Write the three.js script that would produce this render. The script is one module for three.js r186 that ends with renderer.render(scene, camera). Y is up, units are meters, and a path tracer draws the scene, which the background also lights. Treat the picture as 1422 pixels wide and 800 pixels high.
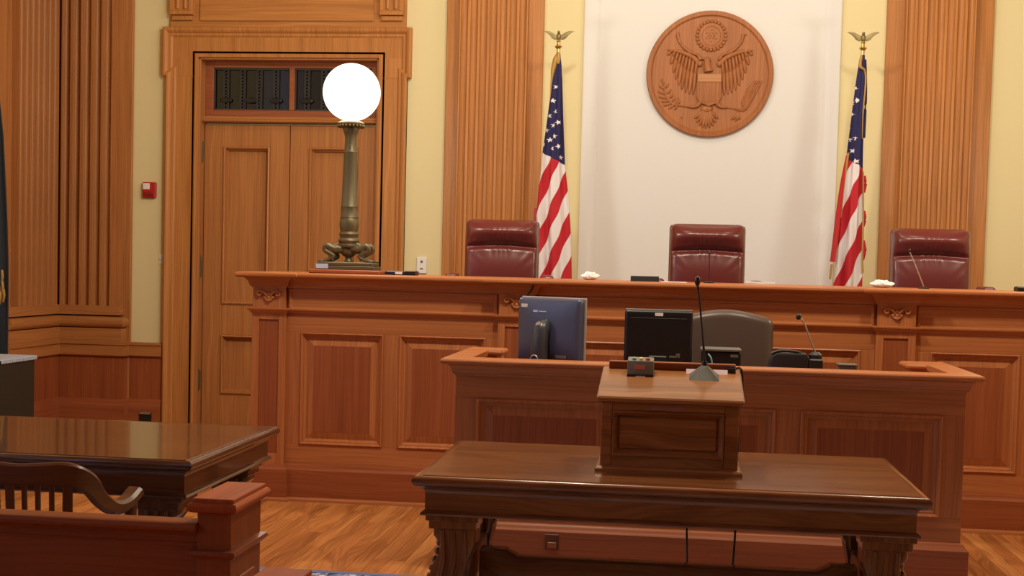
import * as THREE from 'three';
import { mergeGeometries, mergeVertices, toCreasedNormals } from 'three/addons/utils/BufferGeometryUtils.js';

// ---------------------------------------------------------------- camera, sky, exposure
const scene = new THREE.Scene();
const EYE = 1.55;                                   // metres above the floor
const camera = new THREE.PerspectiveCamera(2 * Math.atan(458.67 / 1869.57) * 180 / Math.PI, 1422 / 917.34, 0.05, 60);
{
  const yaw = 0.1211, pitch = 0.0491, roll = 0.0251;   // turned left, tilted down, rolled
  const fwd = new THREE.Vector3(-Math.sin(yaw) * Math.cos(pitch), -Math.sin(pitch), -Math.cos(yaw) * Math.cos(pitch));
  const r0 = new THREE.Vector3(Math.cos(yaw), 0, -Math.sin(yaw)), u0 = r0.clone().cross(fwd);
  const r = r0.clone().multiplyScalar(Math.cos(roll)).addScaledVector(u0, Math.sin(roll));
  const u = r0.clone().multiplyScalar(-Math.sin(roll)).addScaledVector(u0, Math.cos(roll));
  camera.quaternion.setFromRotationMatrix(new THREE.Matrix4().makeBasis(r, u, fwd.clone().negate()));
  camera.position.set(0, EYE, 0);
  camera.setViewOffset(1422, 917.34, 0, 0, 1422, 800);   // the photograph is the upper part of a 3:2 frame
  camera.updateMatrixWorld(); camera.updateProjectionMatrix();
}
scene.add(camera);
scene.background = new THREE.Color().setRGB(0.62, 0.75, 1.25);   // overcast sky outside the tall windows
scene.backgroundIntensity = 1.8;
const renderer = new THREE.WebGLRenderer({ antialias: true });
renderer.toneMapping = THREE.LinearToneMapping;
renderer.toneMappingExposure = 1.11;
renderer.shadowMap.enabled = true;

// the pendant lamps that hang over the well of the court, above the frame: [x, y, z, candela]
const PENDANTS = [[-0.8, 4.7, -6.2, 21], [1.2, 4.7, -6.2, 15], [-0.8, 5.2, -8.9, 1.2], [1.3, 5.2, -8.9, 1.2]];
const GLOBE_CD = 4.4;                                 // each globe lamp on the bench
const WARM = new THREE.Color().setRGB(0.95, 0.89, 0.68);

// ---------------------------------------------------------------- helpers
let seed = 12345;
const rnd = () => { seed = (seed + 0x6D2B79F5) | 0; let t = Math.imul(seed ^ (seed >>> 15), 1 | seed); t = (t + Math.imul(t ^ (t >>> 7), 61 | t)) ^ t; return ((t ^ (t >>> 14)) >>> 0) / 4294967296; };
const V3 = (x, y, z) => new THREE.Vector3(x, y, z);
const lerp = (a, b, t) => a + (b - a) * t, clamp = (v, a, b) => Math.min(b, Math.max(a, v));
const sstep = (a, b, v) => { const t = clamp((v - a) / (b - a), 0, 1); return t * t * (3 - 2 * t); };
const hash2 = (x, y, s) => { let h = Math.imul(x, 374761393) ^ Math.imul(y, 668265263) ^ Math.imul(s, 2246822519); h = Math.imul(h ^ (h >>> 13), 1274126177); return ((h ^ (h >>> 16)) >>> 0) / 4294967296; };
function vnoise(x, y, px, py, s) {                // value noise with period px, py
  const xi = Math.floor(x), yi = Math.floor(y), fx = x - xi, fy = y - yi, m = (a, n) => ((a % n) + n) % n;
  const sx = fx * fx * (3 - 2 * fx), sy = fy * fy * (3 - 2 * fy);
  const a = hash2(m(xi, px), m(yi, py), s), b = hash2(m(xi + 1, px), m(yi, py), s), c = hash2(m(xi, px), m(yi + 1, py), s), d = hash2(m(xi + 1, px), m(yi + 1, py), s);
  return lerp(lerp(a, b, sx), lerp(c, d, sx), sy);
}
function dataTex(w, h, f, srgb = true) {
  const d = new Uint8Array(w * h * 4);
  for (let j = 0; j < h; j++) for (let i = 0; i < w; i++) { const c = f(i / w, j / h); for (let k = 0; k < 3; k++) d[(j * w + i) * 4 + k] = clamp(Math.round(c[k] * 255), 0, 255); d[(j * w + i) * 4 + 3] = 255; }
  const t = new THREE.DataTexture(d, w, h); t.magFilter = THREE.LinearFilter; t.minFilter = THREE.LinearMipmapLinearFilter; t.generateMipmaps = true;
  t.wrapS = t.wrapT = THREE.RepeatWrapping; if (srgb) t.colorSpace = THREE.SRGBColorSpace; t.needsUpdate = true; return t;
}
// grain runs along v; one tile is 0.6 m across by 1.8 m along the grain
function woodMap(s, fine, broad, warp) {
  const t = dataTex(512, 512, (u, v) => {
    const w = warp * (vnoise(u * 3, v * 4, 3, 4, s) - 0.5) * 6 + warp * (vnoise(u * 6, v * 9, 6, 9, s + 1) - 0.5) * 2;
    const a = vnoise(u * 64 + w, v * 4, 64, 4, s + 2), b = vnoise(u * 170 + w, v * 8, 170, 8, s + 3), c = vnoise(u * 14 + w * 0.4, v * 3, 14, 3, s + 4), p = vnoise(u * 250, v * 26, 250, 26, s + 5), q = vnoise(u * 4, v * 3, 4, 3, s + 6);
    let k = 0.93 + fine * (a - 0.5) + fine * 0.7 * (b - 0.5) + broad * (c - 0.5) + broad * 0.8 * (q - 0.5) - (p > 0.82 ? (p - 0.82) * fine * 3 : 0);
    k = clamp(k, 0.3, 1); return [k, Math.pow(k, 1.18), Math.pow(k, 1.35)];
  });
  t.repeat.set(1 / 0.6, 1 / 1.8); return t;
}
const WM1 = woodMap(11, 0.10, 0.06, 0.5), WM2 = woodMap(37, 0.17, 0.18, 2.2);
const lin = (r, g, b) => new THREE.Color().setRGB(r, g, b);
const mat = (color, roughness = 0.6, o = {}) => new THREE.MeshStandardMaterial({ color, roughness, ...o });
const woodMat = (c, rough, map = WM1, o = {}) => new THREE.MeshPhysicalMaterial({ color: lin(...c), roughness: rough, map, bumpMap: map, bumpScale: 0.0003, specularIntensity: 0.6, ...o });
const M = {
  oak: woodMat([0.55, 0.235, 0.07], 0.42),             // pilasters and door casing, golden oak
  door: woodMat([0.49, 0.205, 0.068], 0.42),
  bench: woodMat([0.52, 0.182, 0.062], 0.38),
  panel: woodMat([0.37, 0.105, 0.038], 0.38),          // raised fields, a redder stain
  seal: woodMat([0.43, 0.165, 0.06], 0.5),
  table: woodMat([0.22, 0.083, 0.026], 0.25, WM2, { clearcoat: 0.7, clearcoatRoughness: 0.1 }),
  tableRed: woodMat([0.105, 0.039, 0.015], 0.25, WM2, { clearcoat: 0.65, clearcoatRoughness: 0.06 }),
  walnut: woodMat([0.10, 0.04, 0.018], 0.35),          // chair frames
  lectern: woodMat([0.33, 0.138, 0.046], 0.3, WM2, { clearcoat: 0.1, clearcoatRoughness: 0.15, specularIntensity: 0.35 }),
  rail: woodMat([0.30, 0.085, 0.028], 0.35, WM1, { specularIntensity: 0.4 }),
  dark: mat(lin(0.012, 0.011, 0.011), 0.45),
  black: mat(lin(0.008, 0.008, 0.009), 0.35),
  bronze: mat(lin(0.15, 0.12, 0.065), 0.45, { metalness: 0.55 }),
  brass: mat(lin(0.75, 0.55, 0.24), 0.28, { metalness: 1 }),
  iron: mat(lin(0.055, 0.05, 0.05), 0.55, { metalness: 0.3 }),
  grey: mat(lin(0.12, 0.12, 0.1), 0.5),
  steel: mat(lin(0.55, 0.55, 0.56), 0.3, { metalness: 0.9 }),
  white: mat(lin(0.8, 0.79, 0.78), 0.6),
  paper: mat(lin(0.85, 0.83, 0.84), 0.9),
  gold: mat(lin(0.42, 0.25, 0.065), 0.55, { metalness: 0.3 }),
};
const noiseBump = (() => { const t = dataTex(256, 256, (u, v) => { const k = 0.5 * vnoise(u * 40, v * 40, 40, 40, 5) + 0.3 * vnoise(u * 90, v * 90, 90, 90, 6) + 0.2 * vnoise(u * 10, v * 10, 10, 10, 7); return [k, k, k]; }, false); t.repeat.set(1, 1); return t; })();
const plaster = (c) => new THREE.MeshStandardMaterial({ color: lin(...c), roughness: 0.85, bumpMap: noiseBump, bumpScale: 0.0003 });
M.wallYellow = plaster([0.75, 0.66, 0.38]); M.wallWhite = plaster([0.75, 0.755, 0.76]); M.ceiling = plaster([0.8, 0.76, 0.66]);
M.leather = new THREE.MeshPhysicalMaterial({ color: lin(0.125, 0.022, 0.02), roughness: 0.27, bumpMap: noiseBump, bumpScale: 0.0012, clearcoat: 0.3, clearcoatRoughness: 0.3 });
M.taupe = new THREE.MeshPhysicalMaterial({ color: lin(0.085, 0.056, 0.045), roughness: 0.36, bumpMap: noiseBump, bumpScale: 0.0006 });

const taken = {};
const numbered = (n) => { const k = taken[n] = (taken[n] ?? -1) + 1; return k ? n + '_' + String(k).padStart(3, '0') : n; };
const rootPos = new Map();
function thing(name, label, category, pos = [0, 0, 0], turn = 0, group) {
  const o = new THREE.Group(); o.name = numbered(name); o.position.set(...pos); o.rotation.y = turn; o.userData = { label, category };
  if (group) o.userData.group = group;
  scene.add(o); rootPos.set(o, pos); return o;
}
function structure(name, label, geos, m, grain) {      // a piece of the setting: one mesh, its origin at the world's
  const me = new THREE.Mesh(fin(geos, grain), m); me.name = numbered(name); me.userData = { label, kind: 'structure' }; scene.add(me); rootPos.set(me, [0, 0, 0]); return me;
}
// uv in metres from the faces' directions; the grain runs along axis g
function uvWood(g0, g = 'y') {
  const g1 = g0.index ? g0.toNonIndexed() : g0, p = g1.attributes.position, uv = new Float32Array(p.count * 2), ou = rnd() * 5, ov = rnd() * 5;
  const a = V3(), b = V3(), c = V3(), n = V3(), G = { x: 0, y: 1, z: 2 }[g];
  for (let i = 0; i < p.count; i += 3) {
    a.fromBufferAttribute(p, i); b.fromBufferAttribute(p, i + 1); c.fromBufferAttribute(p, i + 2);
    n.copy(b).sub(a).cross(c.clone().sub(a));
    const k = [Math.abs(n.x), Math.abs(n.y), Math.abs(n.z)], N = k.indexOf(Math.max(...k));
    let U, W; if (N === G) { U = (G + 1) % 3; W = (G + 2) % 3; } else { W = G; U = 3 - G - N; }
    [a, b, c].forEach((q, j) => { const e = [q.x, q.y, q.z]; uv[(i + j) * 2] = e[U] + ou; uv[(i + j) * 2 + 1] = e[W] + ov; });
  }
  g1.setAttribute('uv', new THREE.BufferAttribute(uv, 2)); return g1;
}
function clean(g) { const o = g.index ? g.toNonIndexed() : g; for (const k of Object.keys(o.attributes)) if (!['position', 'normal', 'uv'].includes(k)) o.deleteAttribute(k); if (!o.attributes.normal) o.computeVertexNormals(); return o; }
function fin(geos, grain) {
  const list = (Array.isArray(geos) ? geos : [geos]).map((g) => { const c = clean(g); return grain === 'keep' ? c : uvWood(c, grain || 'y'); });
  return list.length > 1 ? mergeGeometries(list) : list[0];
}
function part(name, geos, m, parent, grain, label) {   // geometry in the coordinates of the top-level thing
  const me = new THREE.Mesh(fin(geos, grain), m); me.name = name; if (label) me.userData.label = label; parent.add(me); return me;
}
function wpart(name, geos, m, root, grain, label, under) {   // geometry in world coordinates, put under a thing that is not turned
  const g = fin(geos, grain), p = rootPos.get(root); g.translate(-p[0], -p[1], -p[2]);
  const me = new THREE.Mesh(g, m); me.name = name; if (label) me.userData.label = label; (under || root).add(me); return me;
}
function orient(g) {                                   // faces outward
  const p = g.attributes.position; let v = 0; const a = V3(), b = V3(), c = V3();
  for (let i = 0; i < p.count; i += 3) { a.fromBufferAttribute(p, i); b.fromBufferAttribute(p, i + 1); c.fromBufferAttribute(p, i + 2); v += a.dot(b.cross(c)); }
  if (v < 0) { const r = p.array; for (let i = 0; i < r.length; i += 9) for (let k = 0; k < 3; k++) { const t = r[i + 3 + k]; r[i + 3 + k] = r[i + 6 + k]; r[i + 6 + k] = t; } }
  g.deleteAttribute('normal'); g.computeVertexNormals(); return g;
}
const fromTris = (arr) => { const g = new THREE.BufferGeometry(); g.setAttribute('position', new THREE.BufferAttribute(new Float32Array(arr), 3)); return g; };
// box with chamfered edges
function cbox(x0, x1, y0, y1, z0, z1, c = 0.003) {
  if (x0 > x1) [x0, x1] = [x1, x0]; if (y0 > y1) [y0, y1] = [y1, y0]; if (z0 > z1) [z0, z1] = [z1, z0];
  c = Math.min(c, (x1 - x0) * 0.4, (y1 - y0) * 0.4, (z1 - z0) * 0.4);
  const X = [x0, x1], Y = [y0, y1], Z = [z0, z1], S = [1, -1], t = [];
  const P = (i, j, k, ax) => { const q = [X[i], Y[j], Z[k]], s = [S[i], S[j], S[k]]; for (let e = 0; e < 3; e++) if (e !== ax) q[e] += s[e] * c; return q; };
  const quad = (a, b, d, e) => t.push(...a, ...b, ...d, ...a, ...d, ...e);
  for (let s = 0; s < 2; s++) { quad(P(s, 0, 0, 0), P(s, 1, 0, 0), P(s, 1, 1, 0), P(s, 0, 1, 0)); quad(P(0, s, 0, 1), P(1, s, 0, 1), P(1, s, 1, 1), P(0, s, 1, 1)); quad(P(0, 0, s, 2), P(1, 0, s, 2), P(1, 1, s, 2), P(0, 1, s, 2)); }
  for (let a = 0; a < 2; a++) for (let b = 0; b < 2; b++) {
    quad(P(a, b, 0, 0), P(a, b, 1, 0), P(a, b, 1, 1), P(a, b, 0, 1)); quad(P(a, 0, b, 0), P(a, 1, b, 0), P(a, 1, b, 2), P(a, 0, b, 2)); quad(P(0, a, b, 1), P(1, a, b, 1), P(1, a, b, 2), P(0, a, b, 2));
    for (let d = 0; d < 2; d++) t.push(...P(a, b, d, 0), ...P(a, b, d, 1), ...P(a, b, d, 2));
  }
  const ctr = V3((x0 + x1) / 2, (y0 + y1) / 2, (z0 + z1) / 2), A = V3(), B = V3(), C = V3();   // convex: wind every face away from the centre
  for (let i = 0; i < t.length; i += 9) { A.set(t[i], t[i + 1], t[i + 2]); B.set(t[i + 3], t[i + 4], t[i + 5]); C.set(t[i + 6], t[i + 7], t[i + 8]); const n = B.clone().sub(A).cross(C.clone().sub(A)); if (n.dot(A.clone().sub(ctr)) < 0) { t[i + 3] = C.x; t[i + 4] = C.y; t[i + 5] = C.z; t[i + 6] = B.x; t[i + 7] = B.y; t[i + 8] = B.z; } }
  const g = fromTris(t); g.computeVertexNormals(); return g;
}
const boxC = (x, y, z, w, h, d, c) => cbox(x - w / 2, x + w / 2, y - h / 2, y + h / 2, z - d / 2, z + d / 2, c);
// a solid moulding: profile [out, height] swept with mitres along path [a, b] in the plane 'xz' (height = y) or 'xy' (height = z)
function sweep(profile, path, closed = false, plane = 'xz', crease = 0.6) {
  const n = path.length, m = profile.length, ring = [], dir = (i, j) => { const dx = path[j][0] - path[i][0], dy = path[j][1] - path[i][1], l = Math.hypot(dx, dy); return [dx / l, dy / l]; };
  for (let i = 0; i < n; i++) {
    const d1 = closed || i > 0 ? dir((i + n - 1) % n, i) : null, d2 = closed || i < n - 1 ? dir(i, (i + 1) % n) : null;
    const n1 = d1 && [-d1[1], d1[0]], n2 = d2 && [-d2[1], d2[0]]; let o;
    if (n1 && n2) { const sx = n1[0] + n2[0], sy = n1[1] + n2[1], k = 2 / (sx * sx + sy * sy); o = [sx * k, sy * k]; } else o = n1 || n2;
    ring.push(profile.map(([q, h]) => { const a = path[i][0] + o[0] * q, b = path[i][1] + o[1] * q; return plane === 'xz' ? [a, h, b] : [a, b, h]; }));
  }
  const t = [], segs = closed ? n : n - 1;
  for (let i = 0; i < segs; i++) { const A = ring[i], B = ring[(i + 1) % n]; for (let j = 0; j < m; j++) { const k = (j + 1) % m; t.push(...A[j], ...B[j], ...B[k], ...A[j], ...B[k], ...A[k]); } }
  if (!closed) {
    const tri = THREE.ShapeUtils.triangulateShape(profile.map(([a, b]) => new THREE.Vector2(a, b)), []);
    for (const [a, b, c] of tri) { t.push(...ring[0][a], ...ring[0][c], ...ring[0][b], ...ring[n - 1][a], ...ring[n - 1][b], ...ring[n - 1][c]); }
  }
  return toCreasedNormals(orient(fromTris(t)), crease);
}
const arc = (cx, cy, r, a0, a1, n) => Array.from({ length: n + 1 }, (_, i) => { const a = (a0 + (a1 - a0) * i / n) * Math.PI / 180; return [cx + r * Math.cos(a), cy + r * Math.sin(a)]; });
function lathe(pts, segs = 32, at = [0, 0, 0]) { const g = new THREE.LatheGeometry(pts.map(([r, y]) => new THREE.Vector2(r, y)), segs); const o = toCreasedNormals(g.toNonIndexed(), 0.6); o.translate(...at); return o; }
function tube(pts, radii, segs = 8, steps = 0) {      // tapered tube through points
  let P = pts.map((p) => V3(...p)), R = Array.isArray(radii) ? radii : pts.map(() => radii);
  if (steps) { const c = new THREE.CatmullRomCurve3(P); const Q = c.getPoints(steps); R = Q.map((_, i) => { const f = i / steps * (R.length - 1), k = Math.min(Math.floor(f), R.length - 2); return lerp(R[k], R[k + 1], f - k); }); P = Q; }
  const rings = []; let up = V3(0, 1, 0.013);
  for (let i = 0; i < P.length; i++) {
    const d = P[Math.min(i + 1, P.length - 1)].clone().sub(P[Math.max(i - 1, 0)]).normalize();
    if (Math.abs(d.dot(up)) > 0.95) up = V3(1, 0, 0.02); const s = d.clone().cross(up).normalize(), w = s.clone().cross(d).normalize(); up = w.clone();
    rings.push(Array.from({ length: segs }, (_, k) => { const a = k / segs * Math.PI * 2; return P[i].clone().addScaledVector(s, Math.cos(a) * R[i]).addScaledVector(w, Math.sin(a) * R[i]); }));
  }
  const t = [], T = (...v) => v.forEach((q) => t.push(q.x, q.y, q.z));
  for (let i = 0; i < P.length - 1; i++) for (let k = 0; k < segs; k++) { const l = (k + 1) % segs; T(rings[i][k], rings[i + 1][k], rings[i + 1][l], rings[i][k], rings[i + 1][l], rings[i][l]); }
  for (let k = 0; k < segs; k++) { const l = (k + 1) % segs, e = P.length - 1; T(P[0], rings[0][k], rings[0][l]); T(P[e], rings[e][l], rings[e][k]); }
  return toCreasedNormals(orient(fromTris(t)), 0.9);
}
function bar(pts, sizes, steps = 40, crease = 0.5) {   // flat bent bar: [thickness, height] along a curve, height kept upright
  const c = new THREE.CatmullRomCurve3(pts.map((p) => V3(...p))), P = c.getPoints(steps), rings = [], up = V3(0, 1, 0), t = [];
  for (let i = 0; i <= steps; i++) {
    const d = P[Math.min(i + 1, steps)].clone().sub(P[Math.max(i - 1, 0)]).normalize(), s = d.clone().cross(up).normalize(), w = s.clone().cross(d).normalize();
    const f = i / steps * (sizes.length - 1), k = Math.min(Math.floor(f), sizes.length - 2), a = lerp(sizes[k][0], sizes[k + 1][0], f - k) / 2, b = lerp(sizes[k][1], sizes[k + 1][1], f - k) / 2, r = Math.min(a, b) * 0.5;
    rings.push([[a, -b + r], [a, b - r], [a - r, b], [-a + r, b], [-a, b - r], [-a, -b + r], [-a + r, -b], [a - r, -b]].map(([p, q]) => P[i].clone().addScaledVector(s, p).addScaledVector(w, q)));
  }
  const T = (...v) => v.forEach((q) => t.push(q.x, q.y, q.z));
  for (let i = 0; i < steps; i++) for (let k = 0; k < 8; k++) { const l = (k + 1) % 8; T(rings[i][k], rings[i + 1][k], rings[i + 1][l], rings[i][k], rings[i + 1][l], rings[i][l]); }
  for (let k = 1; k < 7; k++) { T(rings[0][0], rings[0][k], rings[0][k + 1]); T(rings[steps][0], rings[steps][k + 1], rings[steps][k]); }
  return toCreasedNormals(orient(fromTris(t)), crease);
}
function extrude(pts, depth, bevel = 0, plane = 'xy', steps = 1) {   // polygon in xy pushed along +z, or in zy pushed along +x, or xz pushed up
  const g = new THREE.ExtrudeGeometry(new THREE.Shape(pts.map(([a, b]) => new THREE.Vector2(a, b))), { depth: depth - 2 * bevel, bevelEnabled: bevel > 0, bevelThickness: bevel, bevelSize: bevel, bevelOffset: -bevel, bevelSegments: 2, curveSegments: 8, steps });
  g.translate(0, 0, bevel); const o = g.index ? g.toNonIndexed() : g;
  if (plane === 'zy') o.applyMatrix4(new THREE.Matrix4().set(0, 0, 1, 0, 0, 1, 0, 0, 1, 0, 0, 0, 0, 0, 0, 1));
  if (plane === 'xz') o.applyMatrix4(new THREE.Matrix4().set(1, 0, 0, 0, 0, 0, 1, 0, 0, 1, 0, 0, 0, 0, 0, 1));
  o.deleteAttribute('uv'); return toCreasedNormals(orient(o), 0.5);
}
function ball(x, y, z, rx, ry = rx, rz = rx, w = 12, h = 8) { const g = new THREE.SphereGeometry(1, w, h); g.scale(rx, ry, rz); g.translate(x, y, z); return g.toNonIndexed(); }
// cushion: finely divided box with rounded edges, front pushed out by f(x, y)
function cushion(w, h, d, r, f = () => 0, nx = 36, ny = 40, nz = 6, shape) {
  const g = new THREE.BoxGeometry(2, 2, 2, nx, ny, nz); g.deleteAttribute('uv'); g.deleteAttribute('normal'); const q = mergeVertices(g, 1e-4), p = q.attributes.position, H = [w / 2, h / 2, d / 2];
  for (let i = 0; i < p.count; i++) {
    const o = [p.getX(i), p.getY(i), p.getZ(i)].map((v, k) => Math.sin(v * Math.PI / 2) * 0.35 * H[k] + v * 0.65 * H[k]), c = o.map((v, k) => clamp(v, -H[k] + r, H[k] - r)), n = V3(o[0] - c[0], o[1] - c[1], o[2] - c[2]);
    const l = n.length(); if (l > 1e-9) n.multiplyScalar(r / l * Math.min(1, l / r * 1.2 > 1 ? 1 : l / r * 1.2)); let e = V3(c[0] + n.x, c[1] + n.y, c[2] + n.z);
    const front = sstep(-d * 0.1, d * 0.5, e.z); e.z += front * f(e.x, e.y); if (shape) shape(e); p.setXYZ(i, e.x, e.y, e.z);
  }
  q.computeVertexNormals(); return q;
}

// ---------------------------------------------------------------- panelling used on bench, desk and doors
const ringPath = (x0, x1, y0, y1) => [[x0, y0], [x1, y0], [x1, y1], [x0, y1]];   // anticlockwise: out = inwards
function raisedPanel(root, x0, x1, y0, y1, z, mm, pm, k = 1) {      // moulding, bevel and flat raised field; z is the face of the frame
  const w = wpart('panel', (() => { const e = 0.083 * k, B = z - 0.006; return cbox(x0 + e, x1 - e, y0 + e, y1 - e, z - 0.03, B, 0.001); })(), pm, root, 'y');
  wpart('panel_moulding', sweep([[0, z - 0.024], [0, z + 0.007], [0.007 * k, z + 0.011], [0.014 * k, z + 0.006], [0.018 * k, z - 0.006], [0.024 * k, z - 0.006], [0.030 * k, z - 0.013], [0.036 * k, z - 0.018], [0.036 * k, z - 0.024]], ringPath(x0, x1, y0, y1), true, 'xy'), mm, root, 'y', null, w);
  wpart('panel_bevel', sweep([[0.034 * k, z - 0.026], [0.034 * k, z - 0.019], [0.046 * k, z - 0.019], [0.046 * k, z - 0.0175], [0.083 * k, z - 0.0062], [0.085 * k, z - 0.026]], ringPath(x0, x1, y0, y1), true, 'xy', 0.2), mm, root, 'y', null, w);
  return w;
}
// rails and stiles round a row of panels: one board each
function frameBay(root, x0, x1, y0, y1, panels, py0, py1, z, mm, pm) {
  wpart('rail', cbox(x0, x1, y0, py0, z - 0.035, z, 0.002), mm, root, 'x'); wpart('rail', cbox(x0, x1, py1, y1, z - 0.035, z, 0.002), mm, root, 'x');
  let x = x0; for (const [a, b] of [...panels, [x1, x1]]) { wpart('stile', cbox(x, a, py0, py1, z - 0.035, z, 0.0015), mm, root, 'y'); x = b; }
  for (const [a, b] of panels) raisedPanel(root, a, b, py0, py1, z, mm, pm);
}

// ================================================================ THE ROOM
const WZ = -11.3, XL = -5.48, XR = 5.9, ZF = 8.0, HC = 6.3;
// floor: slab, boards one by one where the photograph shows them, the rest joined
const floor = structure('floor', 'golden oak strip floor of the courtroom well', cbox(XL - 0.2, XR + 0.2, -0.25, -0.02, WZ - 0.2, ZF + 0.2, 0), woodMat([0.3, 0.13, 0.05], 0.5), 'z');
{
  const tones = [[0.60, 0.245, 0.075], [0.53, 0.205, 0.06], [0.66, 0.285, 0.09], [0.47, 0.172, 0.05], [0.58, 0.225, 0.07]].map((c) => woodMat(c, 0.34, WM2));
  const bw = 0.086, rest = [];
  for (let i = 0, x = XL; x < XR; i++, x += bw) {
    let z = WZ - rnd() * 1.2;
    while (z < ZF) {
      const L = 0.9 + rnd() * 1.1, a = Math.max(z, WZ), b = Math.min(z + L, ZF), y = -0.0012 * rnd(), tone = tones[Math.floor(rnd() * 5)];
      if (b - a > 0.05) { const g = cbox(x + 0.0006, Math.min(x + bw, XR) - 0.0006, -0.02, y, a + 0.0006, b - 0.0006, 0.0012);
        const seen = b > -8.45 && a < -5.0 && ((x > -3.1 && x < -0.75) || (x > 1.3 && x < 2.3));
        if (seen) part('floorboard', g, tone, floor, 'z'); else rest.push(g); }
      z += L;
    }
  }
  const r = part('floorboards', rest, tones[0], floor, 'z'); r.userData.kind = 'stuff';
}
structure('ceiling', 'dark oak ceiling above the courtroom', cbox(XL - 0.2, XR + 0.2, HC, HC + 0.2, WZ - 0.2, ZF + 0.2, 0), M.panel, 'z');
// back wall: yellow plaster with the door opening left out
const DX0 = -4.15, DX1 = -2.562, DTOP = 3.262;
structure('wall_back', 'yellow plaster wall behind the judges bench', [cbox(XL - 0.2, DX0, 0, HC, WZ - 0.25, WZ, 0), cbox(DX1, XR + 0.2, 0, HC, WZ - 0.25, WZ, 0), cbox(DX0, DX1, DTOP, HC, WZ - 0.25, WZ, 0), cbox(DX0, DX1, 0, DTOP, WZ - 0.25, WZ - 0.16, 0)], M.wallYellow);
const niche = structure('trim_1', 'white painted wall panel behind the centre chair', cbox(-0.70, 1.13, 0.75, 5.0, WZ - 0.01, WZ + 0.022, 0.004), M.wallWhite);
part('panel_border', sweep([[-0.13, WZ], [-0.13, WZ + 0.03], [-0.12, WZ + 0.036], [-0.025, WZ + 0.036], [-0.012, WZ + 0.03], [0.002, WZ + 0.018], [0.002, WZ]], [[-0.70, 0.75], [1.13, 0.75], [1.13, 5.0], [-0.70, 5.0]], true, 'xy'), M.wallWhite, niche);
structure('wall_right', 'yellow plaster side wall', cbox(XR, XR + 0.2, 0, HC, WZ, ZF, 0), M.wallYellow);
structure('wall_front', 'oak panelled wall behind the public seats', cbox(XL - 0.2, XR + 0.2, 0, HC, ZF, ZF + 0.2, 0), M.panel);
// left wall with three tall windows
const WINZ = [[-5.2, -3.6], [-2.1, -0.5], [1.0, 2.6], [4.1, 5.7]], WY0 = 1.1, WY1 = 5.2;
{
  const g = [cbox(XL - 0.25, XL, 0, WY0, WZ, ZF, 0), cbox(XL - 0.25, XL, WY1, HC, WZ, ZF, 0)]; let z = WZ;
  for (const [a, b] of [...WINZ, [ZF, ZF]]) { g.push(cbox(XL - 0.25, XL, WY0, WY1, z, a, 0)); z = b; }
  structure('wall_left', 'yellow plaster side wall with tall windows', g, M.wallYellow);
  const glass = new THREE.MeshPhysicalMaterial({ color: 0xffffff, transmission: 1, thickness: 0, roughness: 0, ior: 1.5 });
  WINZ.forEach(([a, b], i) => {
    const fr = [], x0 = XL - 0.16, x1 = XL - 0.1, w = structure('window_' + (i + 1), 'tall sash window in the side wall', [cbox(x0, x1, WY0, WY0 + 0.08, a, b), cbox(x0, x1, WY1 - 0.08, WY1, a, b), cbox(x0, x1, WY0, WY1, a, a + 0.07), cbox(x0, x1, WY0, WY1, b - 0.07, b), cbox(x0, x1, 3.1, 3.18, a, b), cbox(x0, x1, WY0, WY1, (a + b) / 2 - 0.025, (a + b) / 2 + 0.025)], M.oak, 'y');
    const m = (a + b) / 2; for (const [p, q] of [[a + 0.07, m - 0.025], [m + 0.025, b - 0.07]]) for (const [s, t] of [[WY0 + 0.08, 3.1], [3.18, WY1 - 0.08]]) part('pane', cbox(x0 + 0.028, x0 + 0.032, s, t, p, q, 0), glass, w);
  });
}
// dais behind the bench
structure('trim_2', 'raised platform floor behind the judges bench', cbox(-2.3, 3.0, 0, 0.75, WZ, -8.62, 0.003), M.bench, 'x');

// ---------------------------------------------------------------- fluted pilasters
function flutedSection(a0, a1, n, out, back, fillet = 0.26) {        // outline in plan [across, depth]: depth grows into the room
  const p = [[a0, back], [a0, out]], pitch = (a1 - a0) / n, fw = pitch * (1 - fillet);
  for (let i = 0; i < n; i++) { const c = a0 + pitch * (i + 0.5); for (let k = 0; k <= 8; k++) { const t = Math.PI * k / 8; p.push([c - Math.cos(t) * fw / 2, out - Math.sin(t) * fw * 0.56]); } }
  p.push([a1, out], [a1, back]); return p;
}
function pilaster(name, label, x0, x1, s0, s1) {
  const o = structure(name, label, cbox(x0, x1, 0, 5.3, WZ, WZ + 0.045, 0.006), M.oak, 'y');
  const g = extrude(flutedSection(s0, s1, 7, WZ + 0.15, WZ + 0.02), 5.3 - 1.12, 0, 'xz'); g.translate(0, 1.12, 0); part('fluted_shaft', g, M.oak, o, 'y');
  part('pilaster_base', [cbox(s0 - 0.05, s1 + 0.05, 0, 0.66, WZ, WZ + 0.17), cbox(s0 - 0.04, s1 + 0.04, 0.66, 1.0, WZ, WZ + 0.2, 0.02), cbox(s0, s1, 1.0, 1.12, WZ, WZ + 0.15)], M.oak, o, 'x');
  part('capital', [cbox(s0 - 0.02, s1 + 0.02, 5.3, 5.42, WZ, WZ + 0.18, 0.01), cbox(x0 - 0.05, x1 + 0.05, 5.42, 5.55, WZ, WZ + 0.22, 0.02)], M.oak, o, 'x');
}
pilaster('trim_3', 'fluted oak pilaster between the door and the white wall panel', -1.985, -1.165, -1.86, -1.29);
pilaster('trim_4', 'fluted oak pilaster on the far side of the white wall panel from the door', 1.615, 2.452, 1.75, 2.29);
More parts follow.
